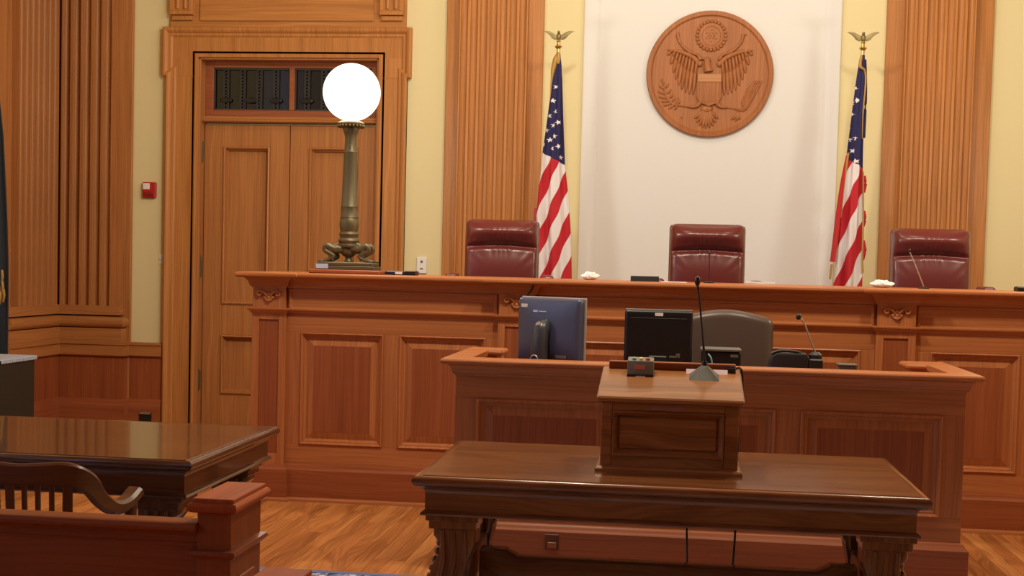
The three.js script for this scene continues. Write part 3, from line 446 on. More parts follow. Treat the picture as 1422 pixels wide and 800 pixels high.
// ================================================================ TABLES
function table(label, x0, x1, z0, z1, legX, top) {          // z0 back, z1 front
  const cx = (x0 + x1) / 2, cz = (z0 + z1) / 2, t = thing('counsel_table', label, 'table', [cx, 0.0092, cz]); rootPos.set(t, [cx, 0, cz]);
  const path = [[x0, z0], [x0, z1], [x1, z1], [x1, z0]];           // out = outwards
  wpart('tabletop', cbox(x0 + 0.035, x1 - 0.035, 0.722, 0.7602, z0 + 0.035, z1 - 0.035, 0.001), top, t, 'x');
  wpart('top_edge', sweep([[-0.05, 0.722], [-0.012, 0.722], ...arc(-0.02, 0.741, 0.02, -70, 70, 8), [-0.026, 0.7575], [-0.034, 0.7575], [-0.036, 0.76], [-0.05, 0.76]], path, true), top, t, 'x');
  wpart('cove', sweep([[-0.06, 0.69], [-0.045, 0.69], [-0.043, 0.7], [-0.036, 0.712], [-0.024, 0.72], [-0.012, 0.724], [-0.06, 0.724]], path, true), top, t, 'x');
  wpart('apron', sweep([[-0.075, 0.612], [-0.03, 0.612], [-0.028, 0.618], [-0.036, 0.626], [-0.044, 0.63], [-0.044, 0.692], [-0.075, 0.692]], path, true), top, t, 'x');
  wpart('underside', cbox(x0 + 0.07, x1 - 0.07, 0.66, 0.723, z0 + 0.07, z1 - 0.07, 0), top, t, 'x');
  for (const s of [-1, 1]) for (const zz of [z1 - 0.075, z0 + 0.075 + 0.16]) {
    const c = s < 0 ? legX[0] : legX[1], L = (q) => c + s * q;       // q grows outwards
    const sil = [[-0.085, 0.56], [0.068, 0.56], [0.068, 0.53], [0.045, 0.5], [0.05, 0.46], [0.075, 0.41], [0.088, 0.35], [0.082, 0.28], [0.055, 0.2], [0.035, 0.13], [0.05, 0.085], [-0.075, 0.085], [-0.07, 0.15], [-0.05, 0.24], [-0.035, 0.33], [-0.06, 0.43], [-0.085, 0.5]].map(([q, y]) => [L(q), y]);
    const leg = wpart('leg', [extrude(s < 0 ? sil : sil.slice().reverse(), 0.16, 0.008).translate(0, 0, zz - 0.16), cbox(L(-0.1), L(0.098), 0.585, 0.615, zz - 0.17, zz + 0.008), cbox(L(-0.092), L(0.085), 0.555, 0.588, zz - 0.165, zz + 0.004)], top, t, 'y');
    wpart('carving', [...[-0.045, -0.005, 0.035].map((q) => tube([[L(q), 0.55, zz + 0.001], [L(q - 0.004), 0.44, zz + 0.003], [L(q + 0.012), 0.33, zz + 0.003], [L(q - 0.006), 0.2, zz + 0.003], [L(q - 0.012), 0.1, zz + 0.001]], [0.009, 0.012, 0.014, 0.01, 0.008], 7, 14)), ...Array.from({ length: 9 }, (_, k) => ball(L([0.05, 0.056, 0.066, 0.076, 0.083, 0.087, 0.086, 0.078, 0.066][k]), 0.5 - k * 0.032, zz - 0.03, 0.012, 0.014, 0.022, 8, 6))], top, t, 'y', null, leg);
    wpart('foot', [cbox(L(-0.1), L(0.1), 0.0, 0.05, zz - 0.18, zz + 0.015, 0.01), cbox(L(-0.085), L(0.085), 0.05, 0.088, zz - 0.17, zz + 0.006, 0.006)], top, t, 'x', null, leg);
  }
  const a = legX[0] + 0.05, b = legX[1] - 0.05;
  wpart('stretcher', extrude([[a, 0.24], [b, 0.24], [b, 0.40], [b - 0.1, 0.40], [b - 0.115, 0.388], [b - 0.14, 0.378], [b - 0.15, 0.372], [a + 0.15, 0.372], [a + 0.14, 0.378], [a + 0.115, 0.388], [a + 0.1, 0.40], [a, 0.40]], 0.1, 0.006).translate(0, 0, cz - 0.05), top, t, 'x');
  for (const c of legX) wpart('end_brace', [cbox(c - 0.04, c + 0.04, 0.22, 0.41, z0 + 0.2, z1 - 0.2, 0.006), cbox(c - 0.06, c + 0.06, 0.0, 0.05, z0 + 0.1, z1 - 0.1, 0.008)], top, t, 'z');
  return t;
}
table('polished dark wood table carrying the lectern box in front of the clerk desk', -0.94, 0.907, -5.835, -4.80, [-0.80, 0.775], M.table);
table('polished dark wood table behind the slatted armchair, near the panelled door', -3.95, -1.81, -6.05, -4.90, [-3.78, -1.97], M.tableRed);

// ---------------------------------------------------------------- lectern box on the table
const slant = (z) => 1.048 + (-5.095 - z) * 0.2;                    // height of the lectern's sloping top
{
  const t = thing('lectern', 'sloped wooden lectern box with raised panel on the long table', 'lectern', [-0.012, 0.7696, -5.31]); rootPos.set(t, [-0.012, 0.7604, -5.31]);
  const x0 = -0.272, x1 = 0.248, zf = -5.12, zb = -5.5;
  const side = (x, w) => extrude([[zb, 0.762], [zf - 0.021, 0.762], [zf - 0.021, slant(zf) - 0.022], [zb, slant(zb) - 0.026]], w, 0.002, 'zy').translate(x, 0, 0);
  wpart('body', [side(x0, 0.02), side(x1 - 0.02, 0.02), cbox(x0, x1, 0.762, slant(zb) - 0.03, zb, zb + 0.02)], M.lectern, t, 'y');
  wpart('front_frame', [cbox(x0, -0.229, 0.762, 1.028, zf - 0.02, zf), cbox(0.193, x1, 0.762, 1.028, zf - 0.02, zf), cbox(-0.229, 0.193, 0.994, 1.028, zf - 0.02, zf), cbox(-0.229, 0.193, 0.762, 0.822, zf - 0.02, zf)], M.lectern, t, 'x');
  wpart('front_panel', cbox(-0.205, 0.169, 0.846, 0.97, zf - 0.025, zf - 0.008, 0.008), M.lectern, t, 'x');
  wpart('panel_moulding', sweep([[0, zf - 0.022], [0, zf + 0.004], [0.006, zf + 0.006], [0.012, zf], [0.018, zf - 0.012], [0.026, zf - 0.018], [0.026, zf - 0.022]], ringPath(-0.229, 0.193, 0.822, 0.994), true, 'xy'), M.lectern, t, 'x');
  wpart('base_moulding', sweep([[-0.02, 0.7602], [0.018, 0.7602], [0.018, 0.772], [0.012, 0.779], [0.002, 0.783], [-0.02, 0.783]], [[x0, zb], [x0, zf], [x1, zf], [x1, zb]], true), M.lectern, t, 'x');
  const top = cbox(-0.29, 0.266, -0.024, 0, 0, 0.4334, 0.006); top.translate(0, 0, -0.4334); top.rotateX(Math.atan(0.2)); top.translate(0, slant(-5.095), -5.095);
  wpart('sloped_top', top, M.lectern, t, 'x');
  const ledge = cbox(-0.265, 0.245, -0.004, 0.03, -0.02, 0, 0.003); ledge.rotateX(Math.atan(0.2)); ledge.translate(0, slant(-5.49), -5.49); wpart('ledge', ledge, M.rail, t, 'x');
  wpart('label_plate', cbox(-0.082, 0.041, 1.0, 1.024, zf - 0.001, zf + 0.0012, 0.0004), woodMat([0.30, 0.13, 0.075], 0.35), t, 'x', 'pale tape label');
}
const onSlant = (g, x, z) => { g.rotateX(Math.atan(0.2)); g.translate(x, slant(z), z); return g; };
{
  const z = -5.42, t = thing('speech_timer', 'small grey signal box with green, yellow and red lamps on the lectern', 'timer', [-0.135, slant(z), z]); t.rotation.x = Math.atan(0.2);
  part('case', extrude([[-0.05, 0], [0.04, 0], [0.036, 0.022], [0.012, 0.066], [-0.05, 0.066]], 0.104, 0.003, 'zy').translate(-0.052, 0, 0), mat(lin(0.17, 0.16, 0.115), 0.5), t);
  part('lower_band', cbox(-0.053, 0.053, 0.0, 0.02, -0.05, 0.042, 0.002), M.black, t);
  part('band_mark', cbox(-0.018, 0.02, 0.007, 0.013, 0.04, 0.0428, 0.0004), M.white, t);
  [[-0.026, lin(0.16, 0.40, 0.32)], [0.001, lin(0.72, 0.62, 0.28)], [0.028, lin(0.42, 0.07, 0.06)]].forEach(([x, c]) => part('signal_lamp', lathe([[0, 0.012], [0.005, 0.011], [0.009, 0.007], [0.0105, 0]], 14, [x, 0.065, -0.008]), mat(c, 0.3), t));
  const f = cbox(-0.026, 0.018, -0.009, 0.009, 0, 0.001, 0.0003); f.rotateX(-Math.atan2(0.024, 0.044)); f.translate(0, 0.044, 0.025); part('face_label', f, mat(lin(0.42, 0.09, 0.06), 0.6), t, 'x', 'faded red label');
}
{
  const z = -5.4, t = thing('lectern_microphone', 'black gooseneck microphone with pyramid base on the lectern', 'microphone', [0.118, slant(z), z]);
  const base = new THREE.CylinderGeometry(0.016, 0.092, 0.055, 4, 1).toNonIndexed(); base.rotateY(Math.PI / 4); base.scale(1, 1, 0.8); base.translate(0, 0.03, 0); base.rotateX(Math.atan(0.2));
  part('base', [base, onSlant(boxC(0, 0.003, 0, 0.13, 0.006, 0.104, 0.002), 0, 0).translate(0, -slant(0), 0)], mat(lin(0.075, 0.07, 0.05), 0.6), t);
  part('gooseneck', tube([[0, 0.05, -0.004], [-0.003, 0.1, -0.006], [-0.016, 0.22, -0.006], [-0.034, 0.36, -0.004], [-0.037, 0.375, 0]], [0.0065, 0.0055, 0.004, 0.004, 0.005], 10, 30), M.black, t);
  part('collar', lathe([[0, 0.045], [0.014, 0.045], [0.014, 0.06], [0.009, 0.075], [0, 0.075]], 16, [0, 0, -0.004]), M.black, t);
  part('head', ball(-0.038, 0.392, 0.002, 0.0115, 0.02, 0.0115, 14, 10), M.black, t);
  part('indicator', ball(0, 0.036, 0.022, 0.004, 0.004, 0.004, 8, 6), M.steel, t, 'y', 'bright dot on base');
  const p = thing('paper_strip', 'narrow pale paper strip leaning on the lectern ledge', 'paper', [0.137, slant(-5.472), -5.472]); p.rotation.x = Math.atan(0.2);
  part('strip', [cbox(-0.09, 0.075, 0, 0.036, 0, 0.0015, 0).rotateX(-0.95).translate(0, 0.001, 0.03)], mat(lin(0.7, 0.55, 0.6), 0.8), p);
  const c = thing('cord_clip', 'small black cord clip at the lectern corner', 'clip', [0.229, slant(-5.48), -5.48]); c.rotation.x = Math.atan(0.2);
  part('clip', [cbox(-0.014, 0.016, 0, 0.03, -0.012, 0.006, 0.003), cbox(-0.012, 0.014, 0.028, 0.034, -0.02, 0.0, 0.002)], M.black, c);
  const k = thing('microphone_cord', 'thin black cord hanging behind the table from the lectern corner', 'cord', [0.27, 0, -5.9]);
  wpart('cord', tube([[0.23, slant(-5.48) + 0.02, -5.49], [0.262, slant(-5.48) + 0.028, -5.5], [0.278, 1.08, -5.56], [0.276, 0.95, -5.75], [0.283, 0.84, -5.87], [0.285, 0.72, -5.885], [0.284, 0.4, -5.89], [0.272, 0.12, -5.9], [0.27, 0.006, -5.9]], 0.005, 7, 60), M.black, k);
  const q = thing('power_cord', 'thin dark cord hanging down behind the table below the lectern', 'cord', [0.09, 0, -5.9]);
  wpart('cord', tube([[0.06, 0.79, -5.51], [0.068, 0.79, -5.7], [0.075, 0.775, -5.86], [0.078, 0.7, -5.885], [0.074, 0.45, -5.89], [0.084, 0.2, -5.9], [0.09, 0.006, -5.9]], 0.0045, 7, 50), M.black, q);
}

// ================================================================ BRONZE GLOBE LAMP ON THE BENCH
for (const [lx, label] of [[-2.132, 'bronze column lamp with glowing white globe at the door end of the bench'], [2.462, 'bronze column lamp with glowing white globe at the far end of the bench']]) {
  const t = thing('globe_lamp', label, 'lamp', [lx, 1.46, -8.6], 0, 'globe lamps on the bench ends');
  part('wooden_stand', cbox(-0.235, 0.235, 0, 0.026, -0.12, 0.12, 0.006), M.panel, t, 'x');
  part('base_plate', [cbox(-0.195, 0.195, 0.026, 0.05, -0.1, 0.1, 0.003), cbox(-0.185, 0.185, 0.05, 0.076, -0.092, 0.092, 0.006)], M.bronze, t);
  for (const sx of [-1, 1]) for (const sz of [-1, 1]) part('beast_leg', [
    tube([[sx * 0.03, 0.165, sz * 0.02], [sx * 0.085, 0.16, sz * 0.045], [sx * 0.135, 0.178, sz * 0.06], [sx * 0.145, 0.155, sz * 0.062], [sx * 0.10, 0.125, sz * 0.058], [sx * 0.085, 0.112, sz * 0.058], [sx * 0.12, 0.09, sz * 0.065], [sx * 0.15, 0.081, sz * 0.07]], [0.03, 0.03, 0.02, 0.016, 0.017, 0.013, 0.011, 0.012], 9, 36),
    ball(sx * 0.165, 0.082, sz * 0.072, 0.022, 0.009, 0.016), ball(sx * 0.075, 0.165, sz * 0.04, 0.04, 0.026, 0.03), ball(sx * 0.135, 0.176, sz * 0.06, 0.018, 0.014, 0.016)], M.bronze, t);
  part('centre_boss', [ball(0, 0.15, 0, 0.055, 0.045, 0.05, 18, 12), lathe([[0.012, 0.076], [0.03, 0.08], [0.02, 0.1], [0.03, 0.125], [0.01, 0.14]], 16), ...[-1, 1].map((s) => tube([[s * 0.06, 0.19, 0.04], [s * 0.1, 0.165, 0.055], [s * 0.11, 0.12, 0.06], [s * 0.09, 0.085, 0.06]], [0.016, 0.018, 0.012, 0.008], 8, 14))], M.bronze, t);
  part('column', lathe([[0.02, 0.17], [0.066, 0.172], [0.07, 0.185], [0.062, 0.195], [0.066, 0.205], [0.07, 0.215], [0.066, 0.228], [0.058, 0.235], [0.062, 0.25], [0.066, 0.258], [0.06, 0.27], [0.056, 0.275], [0.062, 0.3], [0.064, 0.33], [0.06, 0.35], [0.057, 0.36], [0.06, 0.366], [0.057, 0.372], [0.055, 0.43], [0.057, 0.436], [0.054, 0.442], [0.048, 0.6], [0.042, 0.78], [0.045, 0.79], [0.04, 0.798], [0.037, 0.88], [0.04, 0.9], [0.046, 0.915], [0.052, 0.935], [0.05, 0.95], [0.0, 0.955]], 28), M.bronze, t);
  part('collar', [lathe([[0.03, 0.945], [0.075, 0.955], [0.088, 0.965], [0.09, 0.975], [0.08, 0.982], [0.07, 0.988], [0, 0.988]], 32), ...Array.from({ length: 22 }, (_, k) => ball(Math.cos(k * Math.PI / 11) * 0.083, 0.957, Math.sin(k * Math.PI / 11) * 0.083, 0.009, 0.011, 0.009, 7, 5))], M.bronze, t);
  const g = part('globe', ball(0, 1.176, 0, 0.186, 0.186, 0.186, 48, 32), new THREE.MeshStandardMaterial({ color: lin(0.9, 0.9, 0.88), roughness: 0.4, emissive: lin(1, 0.95, 0.88), emissiveIntensity: 1.6 }), t, 'y', 'glowing white glass globe');
  const tag = part('inventory_tag', cbox(-0.19, -0.11, 0.032, 0.062, 0.1, 0.103, 0.0005), mat(lin(0.5, 0.6, 0.85), 0.4), t, 'y', 'pale blue sticker');
  const pl = new THREE.PointLight(new THREE.Color().setRGB(0.97, 0.92, 0.76), GLOBE_CD, 0, 2); pl.position.set(0, 1.176, 0); pl.castShadow = true; pl.shadow.radius = 9; t.add(pl);
}
// pendants over the well, above the frame
PENDANTS.forEach(([x, y, z, cd], i) => {
  const t = thing('pendant_lamp', 'brass pendant with opal bowl over the ' + (i < 2 ? 'well, ' : 'judges bench, ') + (i % 2 ? 'on the far side from the door' : 'on the side of the door'), 'lamp', [x, y - 0.22, z], 0, 'pendant lamps over the well');
  part('rod', tube([[0, 0.42, 0], [0, HC - y + 0.22 - 0.03, 0]], 0.014, 10), M.brass, t); part('canopy', lathe([[0, 0], [0.09, 0], [0.08, -0.03], [0.02, -0.06], [0, -0.06]], 24, [0, HC - y + 0.22, 0]), M.brass, t); part('gallery', lathe([[0.02, 0.44], [0.09, 0.42], [0.1, 0.4], [0.02, 0.4]], 24), M.brass, t);
  part('bowl', ball(0, 0.22, 0, 0.2, 0.2, 0.2, 32, 20), new THREE.MeshStandardMaterial({ color: lin(0.9, 0.9, 0.88), roughness: 0.4, emissive: WARM, emissiveIntensity: 14 }), t, 'y', 'glowing opal glass bowl');
  const pl = new THREE.PointLight(WARM, cd, 0, 2); pl.position.set(0, 0.22, 0); pl.castShadow = true; pl.shadow.radius = 9; t.add(pl);
});

// ================================================================ CHAIRS
function judgeChair(label, pos, turn) {
  const t = thing('leather_chair', label, 'chair', pos, turn, 'burgundy chairs behind the judges bench');
  const back = cushion(0.53, 0.7, 0.13, 0.045, (x, y) => {
    const e = 1 - Math.pow(Math.abs(x) / 0.265, 4), yy = y + 0.35;                 // 0..0.7 up the pad
    const head = Math.exp(-Math.pow((yy - 0.605) / 0.07, 2)) * 0.085, low = Math.exp(-Math.pow((yy - 0.36) / 0.16, 2)) * 0.026, crease = -Math.exp(-Math.pow((yy - 0.5 - 0.008 * Math.cos(x * 9)) / 0.018, 2)) * 0.03;
    const wr = 0.004 * Math.sin(x * 95 + 5 * Math.sin(x * 21) + yy * 9) * Math.exp(-Math.pow((yy - 0.53) / 0.07, 2)) + 0.002 * Math.sin((x * (x > 0 ? -1 : 1) + yy * 0.9) * 70) * sstep(0.1, 0.22, Math.abs(x)) * Math.exp(-Math.pow((yy - 0.4) / 0.08, 2));
    return e * (head + low) + sstep(1, 0.85, Math.abs(x) / 0.265) * crease + wr * e;
  }, 72, 96, 6);
  back.rotateX(-0.12); back.translate(0, 0.77, -0.26); part('backrest', back, M.leather, t, 'keep');
  const rim = cushion(0.545, 0.7, 0.05, 0.024, () => 0, 20, 20, 4); rim.rotateX(-0.12); rim.translate(0, 0.768, -0.322); part('back_shell', rim, M.leather, t);
  const seat = cushion(0.54, 0.14, 0.52, 0.05, () => 0, 20, 10, 20); seat.translate(0, 0.47, 0.0); part('seat', seat, M.leather, t);
  for (const s of [-1, 1]) { const a = cushion(0.085, 0.055, 0.36, 0.026, () => 0, 8, 8, 20); a.translate(s * 0.34, 0.7, -0.02); const A = part('armrest', a, M.leather, t); part('arm_frame', tube([[s * 0.26, 0.42, -0.02], [s * 0.345, 0.44, -0.02], [s * 0.345, 0.58, -0.04], [s * 0.34, 0.68, -0.04]], 0.018, 8, 16), M.walnut, A); }
  part('column', tube([[0, 0.1, 0], [0, 0.42, 0]], 0.03, 12), M.black, t);
  for (let k = 0; k < 5; k++) { const a = k * Math.PI * 0.4, L = part('leg', tube([[0, 0.12, 0], [Math.cos(a) * 0.16, 0.1, Math.sin(a) * 0.16], [Math.cos(a) * 0.3, 0.075, Math.sin(a) * 0.3]], [0.03, 0.026, 0.018], 8), M.walnut, t); part('caster', ball(Math.cos(a) * 0.3, 0.03, Math.sin(a) * 0.3, 0.03, 0.03, 0.03, 12, 8), M.black, L); }
  return t;
}
judgeChair('burgundy leather high-back chair in front of the fluted pilaster, beside the flag', [-1.252, 0.75, -9.5], 0.1);
judgeChair('burgundy leather high-back chair below the carved seal', [0.206, 0.75, -9.5], 0.0);
judgeChair('burgundy leather high-back chair before the pilaster farthest from the door', [1.745, 0.75, -9.5], -0.06);
{
  const t = thing('clerk_chair', 'grey-brown leather chair with curved top behind the clerk desk', 'chair', [0.305, 0, -7.66], 0);
  const back = cushion(0.54, 0.66, 0.12, 0.045, (x, y) => 0.03 * (1 - Math.pow(x / 0.27, 2)) + 0.012 * Math.cos(y * 4), 40, 44, 6, (e) => { if (e.y > 0) e.y += 0.045 * Math.pow(Math.max(0, Math.cos(e.x / 0.27 * Math.PI * 0.5)), 1.3) * (e.y / 0.33); });
  back.rotateX(-0.08); back.translate(-0.02, 0.945, -0.16); part('backrest', back, M.taupe, t, 'keep');
  const seat = cushion(0.52, 0.14, 0.5, 0.05, () => 0, 20, 10, 20); seat.translate(0, 0.54, 0.08); part('seat', seat, M.taupe, t);
  const n = []; for (let k = 0; k < 22; k++) { const x = -0.25 + k * 0.0238; n.push(ball(x - 0.02, 1.262 + 0.043 * Math.pow(Math.max(0, Math.cos(x / 0.27 * Math.PI * 0.5)), 1.3), -0.252, 0.006, 0.006, 0.006, 6, 4)); } part('nailheads', n, M.brass, t);
  part('column', tube([[0, 0.1, 0.06], [0, 0.48, 0.06]], 0.03, 12), M.black, t);
  for (let k = 0; k < 5; k++) { const a = k * Math.PI * 0.4 + 0.3, L = part('leg', tube([[0, 0.12, 0.06], [Math.cos(a) * 0.28, 0.075, 0.06 + Math.sin(a) * 0.28]], [0.03, 0.018], 8), M.walnut, t); part('caster', ball(Math.cos(a) * 0.28, 0.03, 0.06 + Math.sin(a) * 0.28, 0.03, 0.03, 0.03, 12, 8), M.black, L); }
}
{ // bent-arm wooden chair at the left table
  const t = thing('slatted_armchair', 'dark wooden armchair with bent arms and slatted back at the table', 'chair', [-2.11, 0.0092, -4.32]), m = woodMat([0.13, 0.05, 0.02], 0.3);
  const half = [[0, 0.818, 0.2], [0.1, 0.822, 0.197], [0.17, 0.822, 0.18], [0.215, 0.79, 0.14], [0.236, 0.73, 0.09], [0.25, 0.69, 0.02], [0.262, 0.692, -0.05], [0.27, 0.722, -0.12]];
  const pts = [...half.slice(1).reverse().map(([x, y, z]) => [-x, y, z]), ...half];
  part('crest_rail', bar(pts, [[0.06, 0.04], [0.055, 0.045], [0.03, 0.055], [0.03, 0.072], [0.028, 0.076], [0.028, 0.07], [0.028, 0.076], [0.03, 0.072], [0.03, 0.055], [0.055, 0.045], [0.06, 0.04]], 90), m, t, 'x');
  for (const [x, w] of [[-0.165, 0.03], [-0.115, 0.017], [-0.07, 0.017], [-0.025, 0.03], [0.025, 0.017], [0.07, 0.017], [0.115, 0.017], [0.165, 0.032]]) { const zt = 0.2 - 0.02 * (x / 0.17) ** 2; part('back_slat', bar([[x * 0.92, 0.44, zt - 0.035], [x * 0.97, 0.62, zt - 0.012], [x, 0.79, zt]], [[0.016, w * 1.4], [0.014, w], [0.014, w]].map(([a, b]) => [b, a]), 10), m, t, 'y'); }
  for (const s of [-1, 1]) { part('arm_post', tube([[s * 0.25, 0.44, -0.1], [s * 0.262, 0.55, -0.09], [s * 0.268, 0.7, -0.09]], [0.022, 0.02, 0.022], 10, 12), m, t, 'y'); part('arm_post', tube([[s * 0.235, 0.44, 0.1], [s * 0.25, 0.6, 0.05], [s * 0.255, 0.69, 0.03]], [0.012, 0.012, 0.012], 8, 10), m, t, 'y'); }
  const seat = cushion(0.54, 0.05, 0.5, 0.022, () => 0, 20, 6, 20); seat.translate(0, 0.435, 0.0); part('seat', seat, m, t, 'z');
  for (const s of [-1, 1]) for (const q of [-1, 1]) part('leg', tube([[s * 0.2, 0.42, q * 0.18], [s * 0.235, 0.0, q * 0.22]], [0.024, 0.017], 10), m, t, 'y');
  for (const s of [-1, 1]) part('stretcher', tube([[s * 0.222, 0.16, -0.2], [s * 0.222, 0.16, 0.2]], 0.011, 8), m, t, 'z');
}

// ================================================================ THE BAR: railing and posts
function railPost(t, x0, x1, z0, z1, h) {                            // world coordinates
  const p = wpart('post', [cbox(x0 + 0.018, x1 - 0.018, 0, h - 0.03, z0 + 0.018, z1 - 0.018, 0.003)], M.rail, t, 'y');
  const ring = [[x0 + 0.018, z0 + 0.018], [x0 + 0.018, z1 - 0.018], [x1 - 0.018, z1 - 0.018], [x1 - 0.018, z0 + 0.018]];
  wpart('post_cap', [cbox(x0 + 0.008, x1 - 0.008, h - 0.012, h + 0.006, z0 + 0.008, z1 - 0.008, 0.002), sweep([[-0.02, h - 0.03], [0.01, h - 0.03], ...arc(0.008, h - 0.017, 0.013, -80, 80, 6), [-0.008, h], [-0.02, h]], ring, true)], woodMat([0.42, 0.105, 0.03], 0.6, WM1, { specularIntensity: 0.2 }), t, 'z', null, p);
  wpart('belt_moulding', sweep([[-0.01, h - 0.145], [0.006, h - 0.145], [0.016, h - 0.135], [0.014, h - 0.126], [0.002, h - 0.122], [-0.01, h - 0.122]], ring, true), M.rail, t, 'z', null, p);
  wpart('post_panel', [cbox(x1 - 0.02, x1 - 0.012, 0.15, h - 0.2, z0 + 0.08, z1 - 0.08, 0.003)], M.panel, t, 'y', null, p); return p;
}
{
  const t = thing('bar_railing', 'dark wooden court railing ending in a capped square post', 'railing', [-2.4, 0, -3.32]);
  railPost(t, -1.185, -1.062, -3.465, -3.185, 0.945);
  const x0 = -4.6, x1 = -1.166, zf = -3.192;
  wpart('cap_rail', sweep([[-0.07, 0.864], [-0.004, 0.864], ...arc(-0.004, 0.876, 0.012, -80, 80, 6), [-0.014, 0.889], [-0.06, 0.889], [-0.075, 0.876]], [[x0, zf], [x1, zf]]), M.rail, t, 'x');
  wpart('bed_moulding', sweep([[-0.06, 0.826], [-0.026, 0.826], [-0.026, 0.832], [-0.02, 0.838], [-0.02, 0.852], [-0.012, 0.86], [-0.01, 0.866], [-0.06, 0.866]], [[x0, zf], [x1, zf]]), M.rail, t, 'x');
  wpart('board', cbox(x0, x1, 0.05, 0.83, zf - 0.06, zf - 0.03, 0.003), M.rail, t, 'x'); wpart('base_rail', cbox(x0, x1, 0, 0.14, zf - 0.075, zf - 0.012, 0.006), M.rail, t, 'x');
  const u = thing('railing_post', 'separate capped wooden railing post across the gate opening', 'railing post', [-0.745, 0, -2.38]);
  railPost(u, -0.785, -0.675, -2.52, -2.24, 0.945);
}

// ================================================================ FLAGS
function flagCloth(rows, z0, depth, color, texW = 320, texH = 1600) {   // rows: [y, xLeft, xRight] from the top down
  const at = (y) => { let i = 0; while (i < rows.length - 2 && y < rows[i + 1][0]) i++; const a = rows[i], b = rows[i + 1], t = clamp((y - a[0]) / (b[0] - a[0]), 0, 1); return [lerp(a[1], b[1], t), lerp(a[2], b[2], t)]; };
  const top = rows[0][0], bot = rows[rows.length - 1][0], NS = 40, NT = 90, pos = [], uv = [], idx = [];
  for (let side = 0; side < 2; side++) for (let j = 0; j <= NT; j++) for (let i = 0; i <= NS; i++) {
    const t = j / NT, s = i / NS, y = lerp(top, bot, t), [a, b] = at(y), w = b - a;
    const fold = 0.5 * Math.sin(s * 11 + t * 2.2) + 0.3 * Math.sin(s * 19 - t * 3 + 1) + 0.5 * Math.sin(s * Math.PI) ;
    pos.push(lerp(a, b, s) + 0.006 * Math.sin(s * 17 + t * 5), y, z0 + depth * (0.25 + t * 0.75) * fold * Math.min(1, w / 0.15) - side * 0.012); uv.push(s, 1 - t);
  }
  const row = NS + 1, half = row * (NT + 1), q = (a, b, c, d) => idx.push(a, b, c, a, c, d);
  for (let j = 0; j < NT; j++) for (let i = 0; i < NS; i++) { const a = j * row + i; q(a, a + row, a + row + 1, a + 1); q(half + a, half + a + 1, half + a + row + 1, half + a + row); }
  for (let j = 0; j < NT; j++) { const a = j * row, b = a + NS; q(a, half + a, half + a + row, a + row); q(b, b + row, half + b + row, half + b); }
  for (let i = 0; i < NS; i++) { const b = NT * row + i; q(b, half + b, half + b + 1, b + 1); q(i, i + 1, half + i + 1, half + i); }
  const g = new THREE.BufferGeometry(); g.setAttribute('position', new THREE.BufferAttribute(new Float32Array(pos), 3)); g.setAttribute('uv', new THREE.BufferAttribute(new Float32Array(uv), 2)); g.setIndex(idx); g.computeVertexNormals();
  const tex = dataTex(texW, texH, (u, v) => { const y = lerp(bot, top, v), [a, b] = at(y); return color(lerp(a, b, u), y, u); });
  tex.wrapS = tex.wrapT = THREE.ClampToEdgeWrapping;
  return [g, new THREE.MeshStandardMaterial({ map: tex, roughness: 0.8 })];
}
const inStar = (x, y, cx, cy, r, rot) => { const dx = x - cx, dy = y - cy, d = Math.hypot(dx, dy); if (d > r) return false; const a = ((Math.atan2(dy, dx) - rot) / (Math.PI * 2) * 5 % 1 + 1) % 1, th = Math.min(a, 1 - a) * Math.PI * 0.4, px = 0.4 * r * Math.cos(Math.PI / 5), py = 0.4 * r * Math.sin(Math.PI / 5); return d < r * py / (py * Math.cos(th) - (px - r) * Math.sin(th)); };
function poleTop(t, y) {                                             // eagle finial, y is the pole's top
  part('pole', tube([[0, 0.1, 0], [0, y, 0]], 0.014, 12), M.brass, t);
  part('ferrule', [lathe([[0, 0], [0.016, 0], [0.026, 0.01], [0.03, 0.02], [0.016, 0.028], [0.012, 0.05], [0.02, 0.06], [0, 0.065]], 18, [0, y - 0.01, 0])], M.brass, t);
  const e = part('eagle_finial', [ball(0, y + 0.085, 0, 0.02, 0.03, 0.022), ball(0, y + 0.118, 0.012, 0.012, 0.013, 0.014), ball(0, y + 0.055, 0, 0.014, 0.018, 0.012), tube([[0, y + 0.118, 0.02], [0, y + 0.112, 0.034]], [0.006, 0.001], 6)], mat(lin(0.26, 0.2, 0.09), 0.45, { metalness: 0.6 }), t);
  for (const s of [-1, 1]) { const o = [[0.006, 0.065], [0.03, 0.06], [0.055, 0.072], [0.075, 0.098], [0.1, 0.118], [0.122, 0.128], [0.1, 0.132], [0.072, 0.128], [0.045, 0.115], [0.022, 0.102], [0.006, 0.105]].map(([x, q]) => [s * x, y + q]); part('eagle_wing', extrude(s > 0 ? o : o.reverse(), 0.012, 0.003).translate(0, 0, -0.006), mat(lin(0.26, 0.2, 0.09), 0.45, { metalness: 0.6 }), e); }
  part('stand', lathe([[0, 0], [0.16, 0], [0.165, 0.02], [0.1, 0.05], [0.03, 0.08], [0.02, 0.12], [0, 0.12]], 28), M.brass, t);
}
const RED = [0.74, 0.10, 0.16], WHT = [0.90, 0.87, 0.88], BLU = [0.13, 0.11, 0.32];
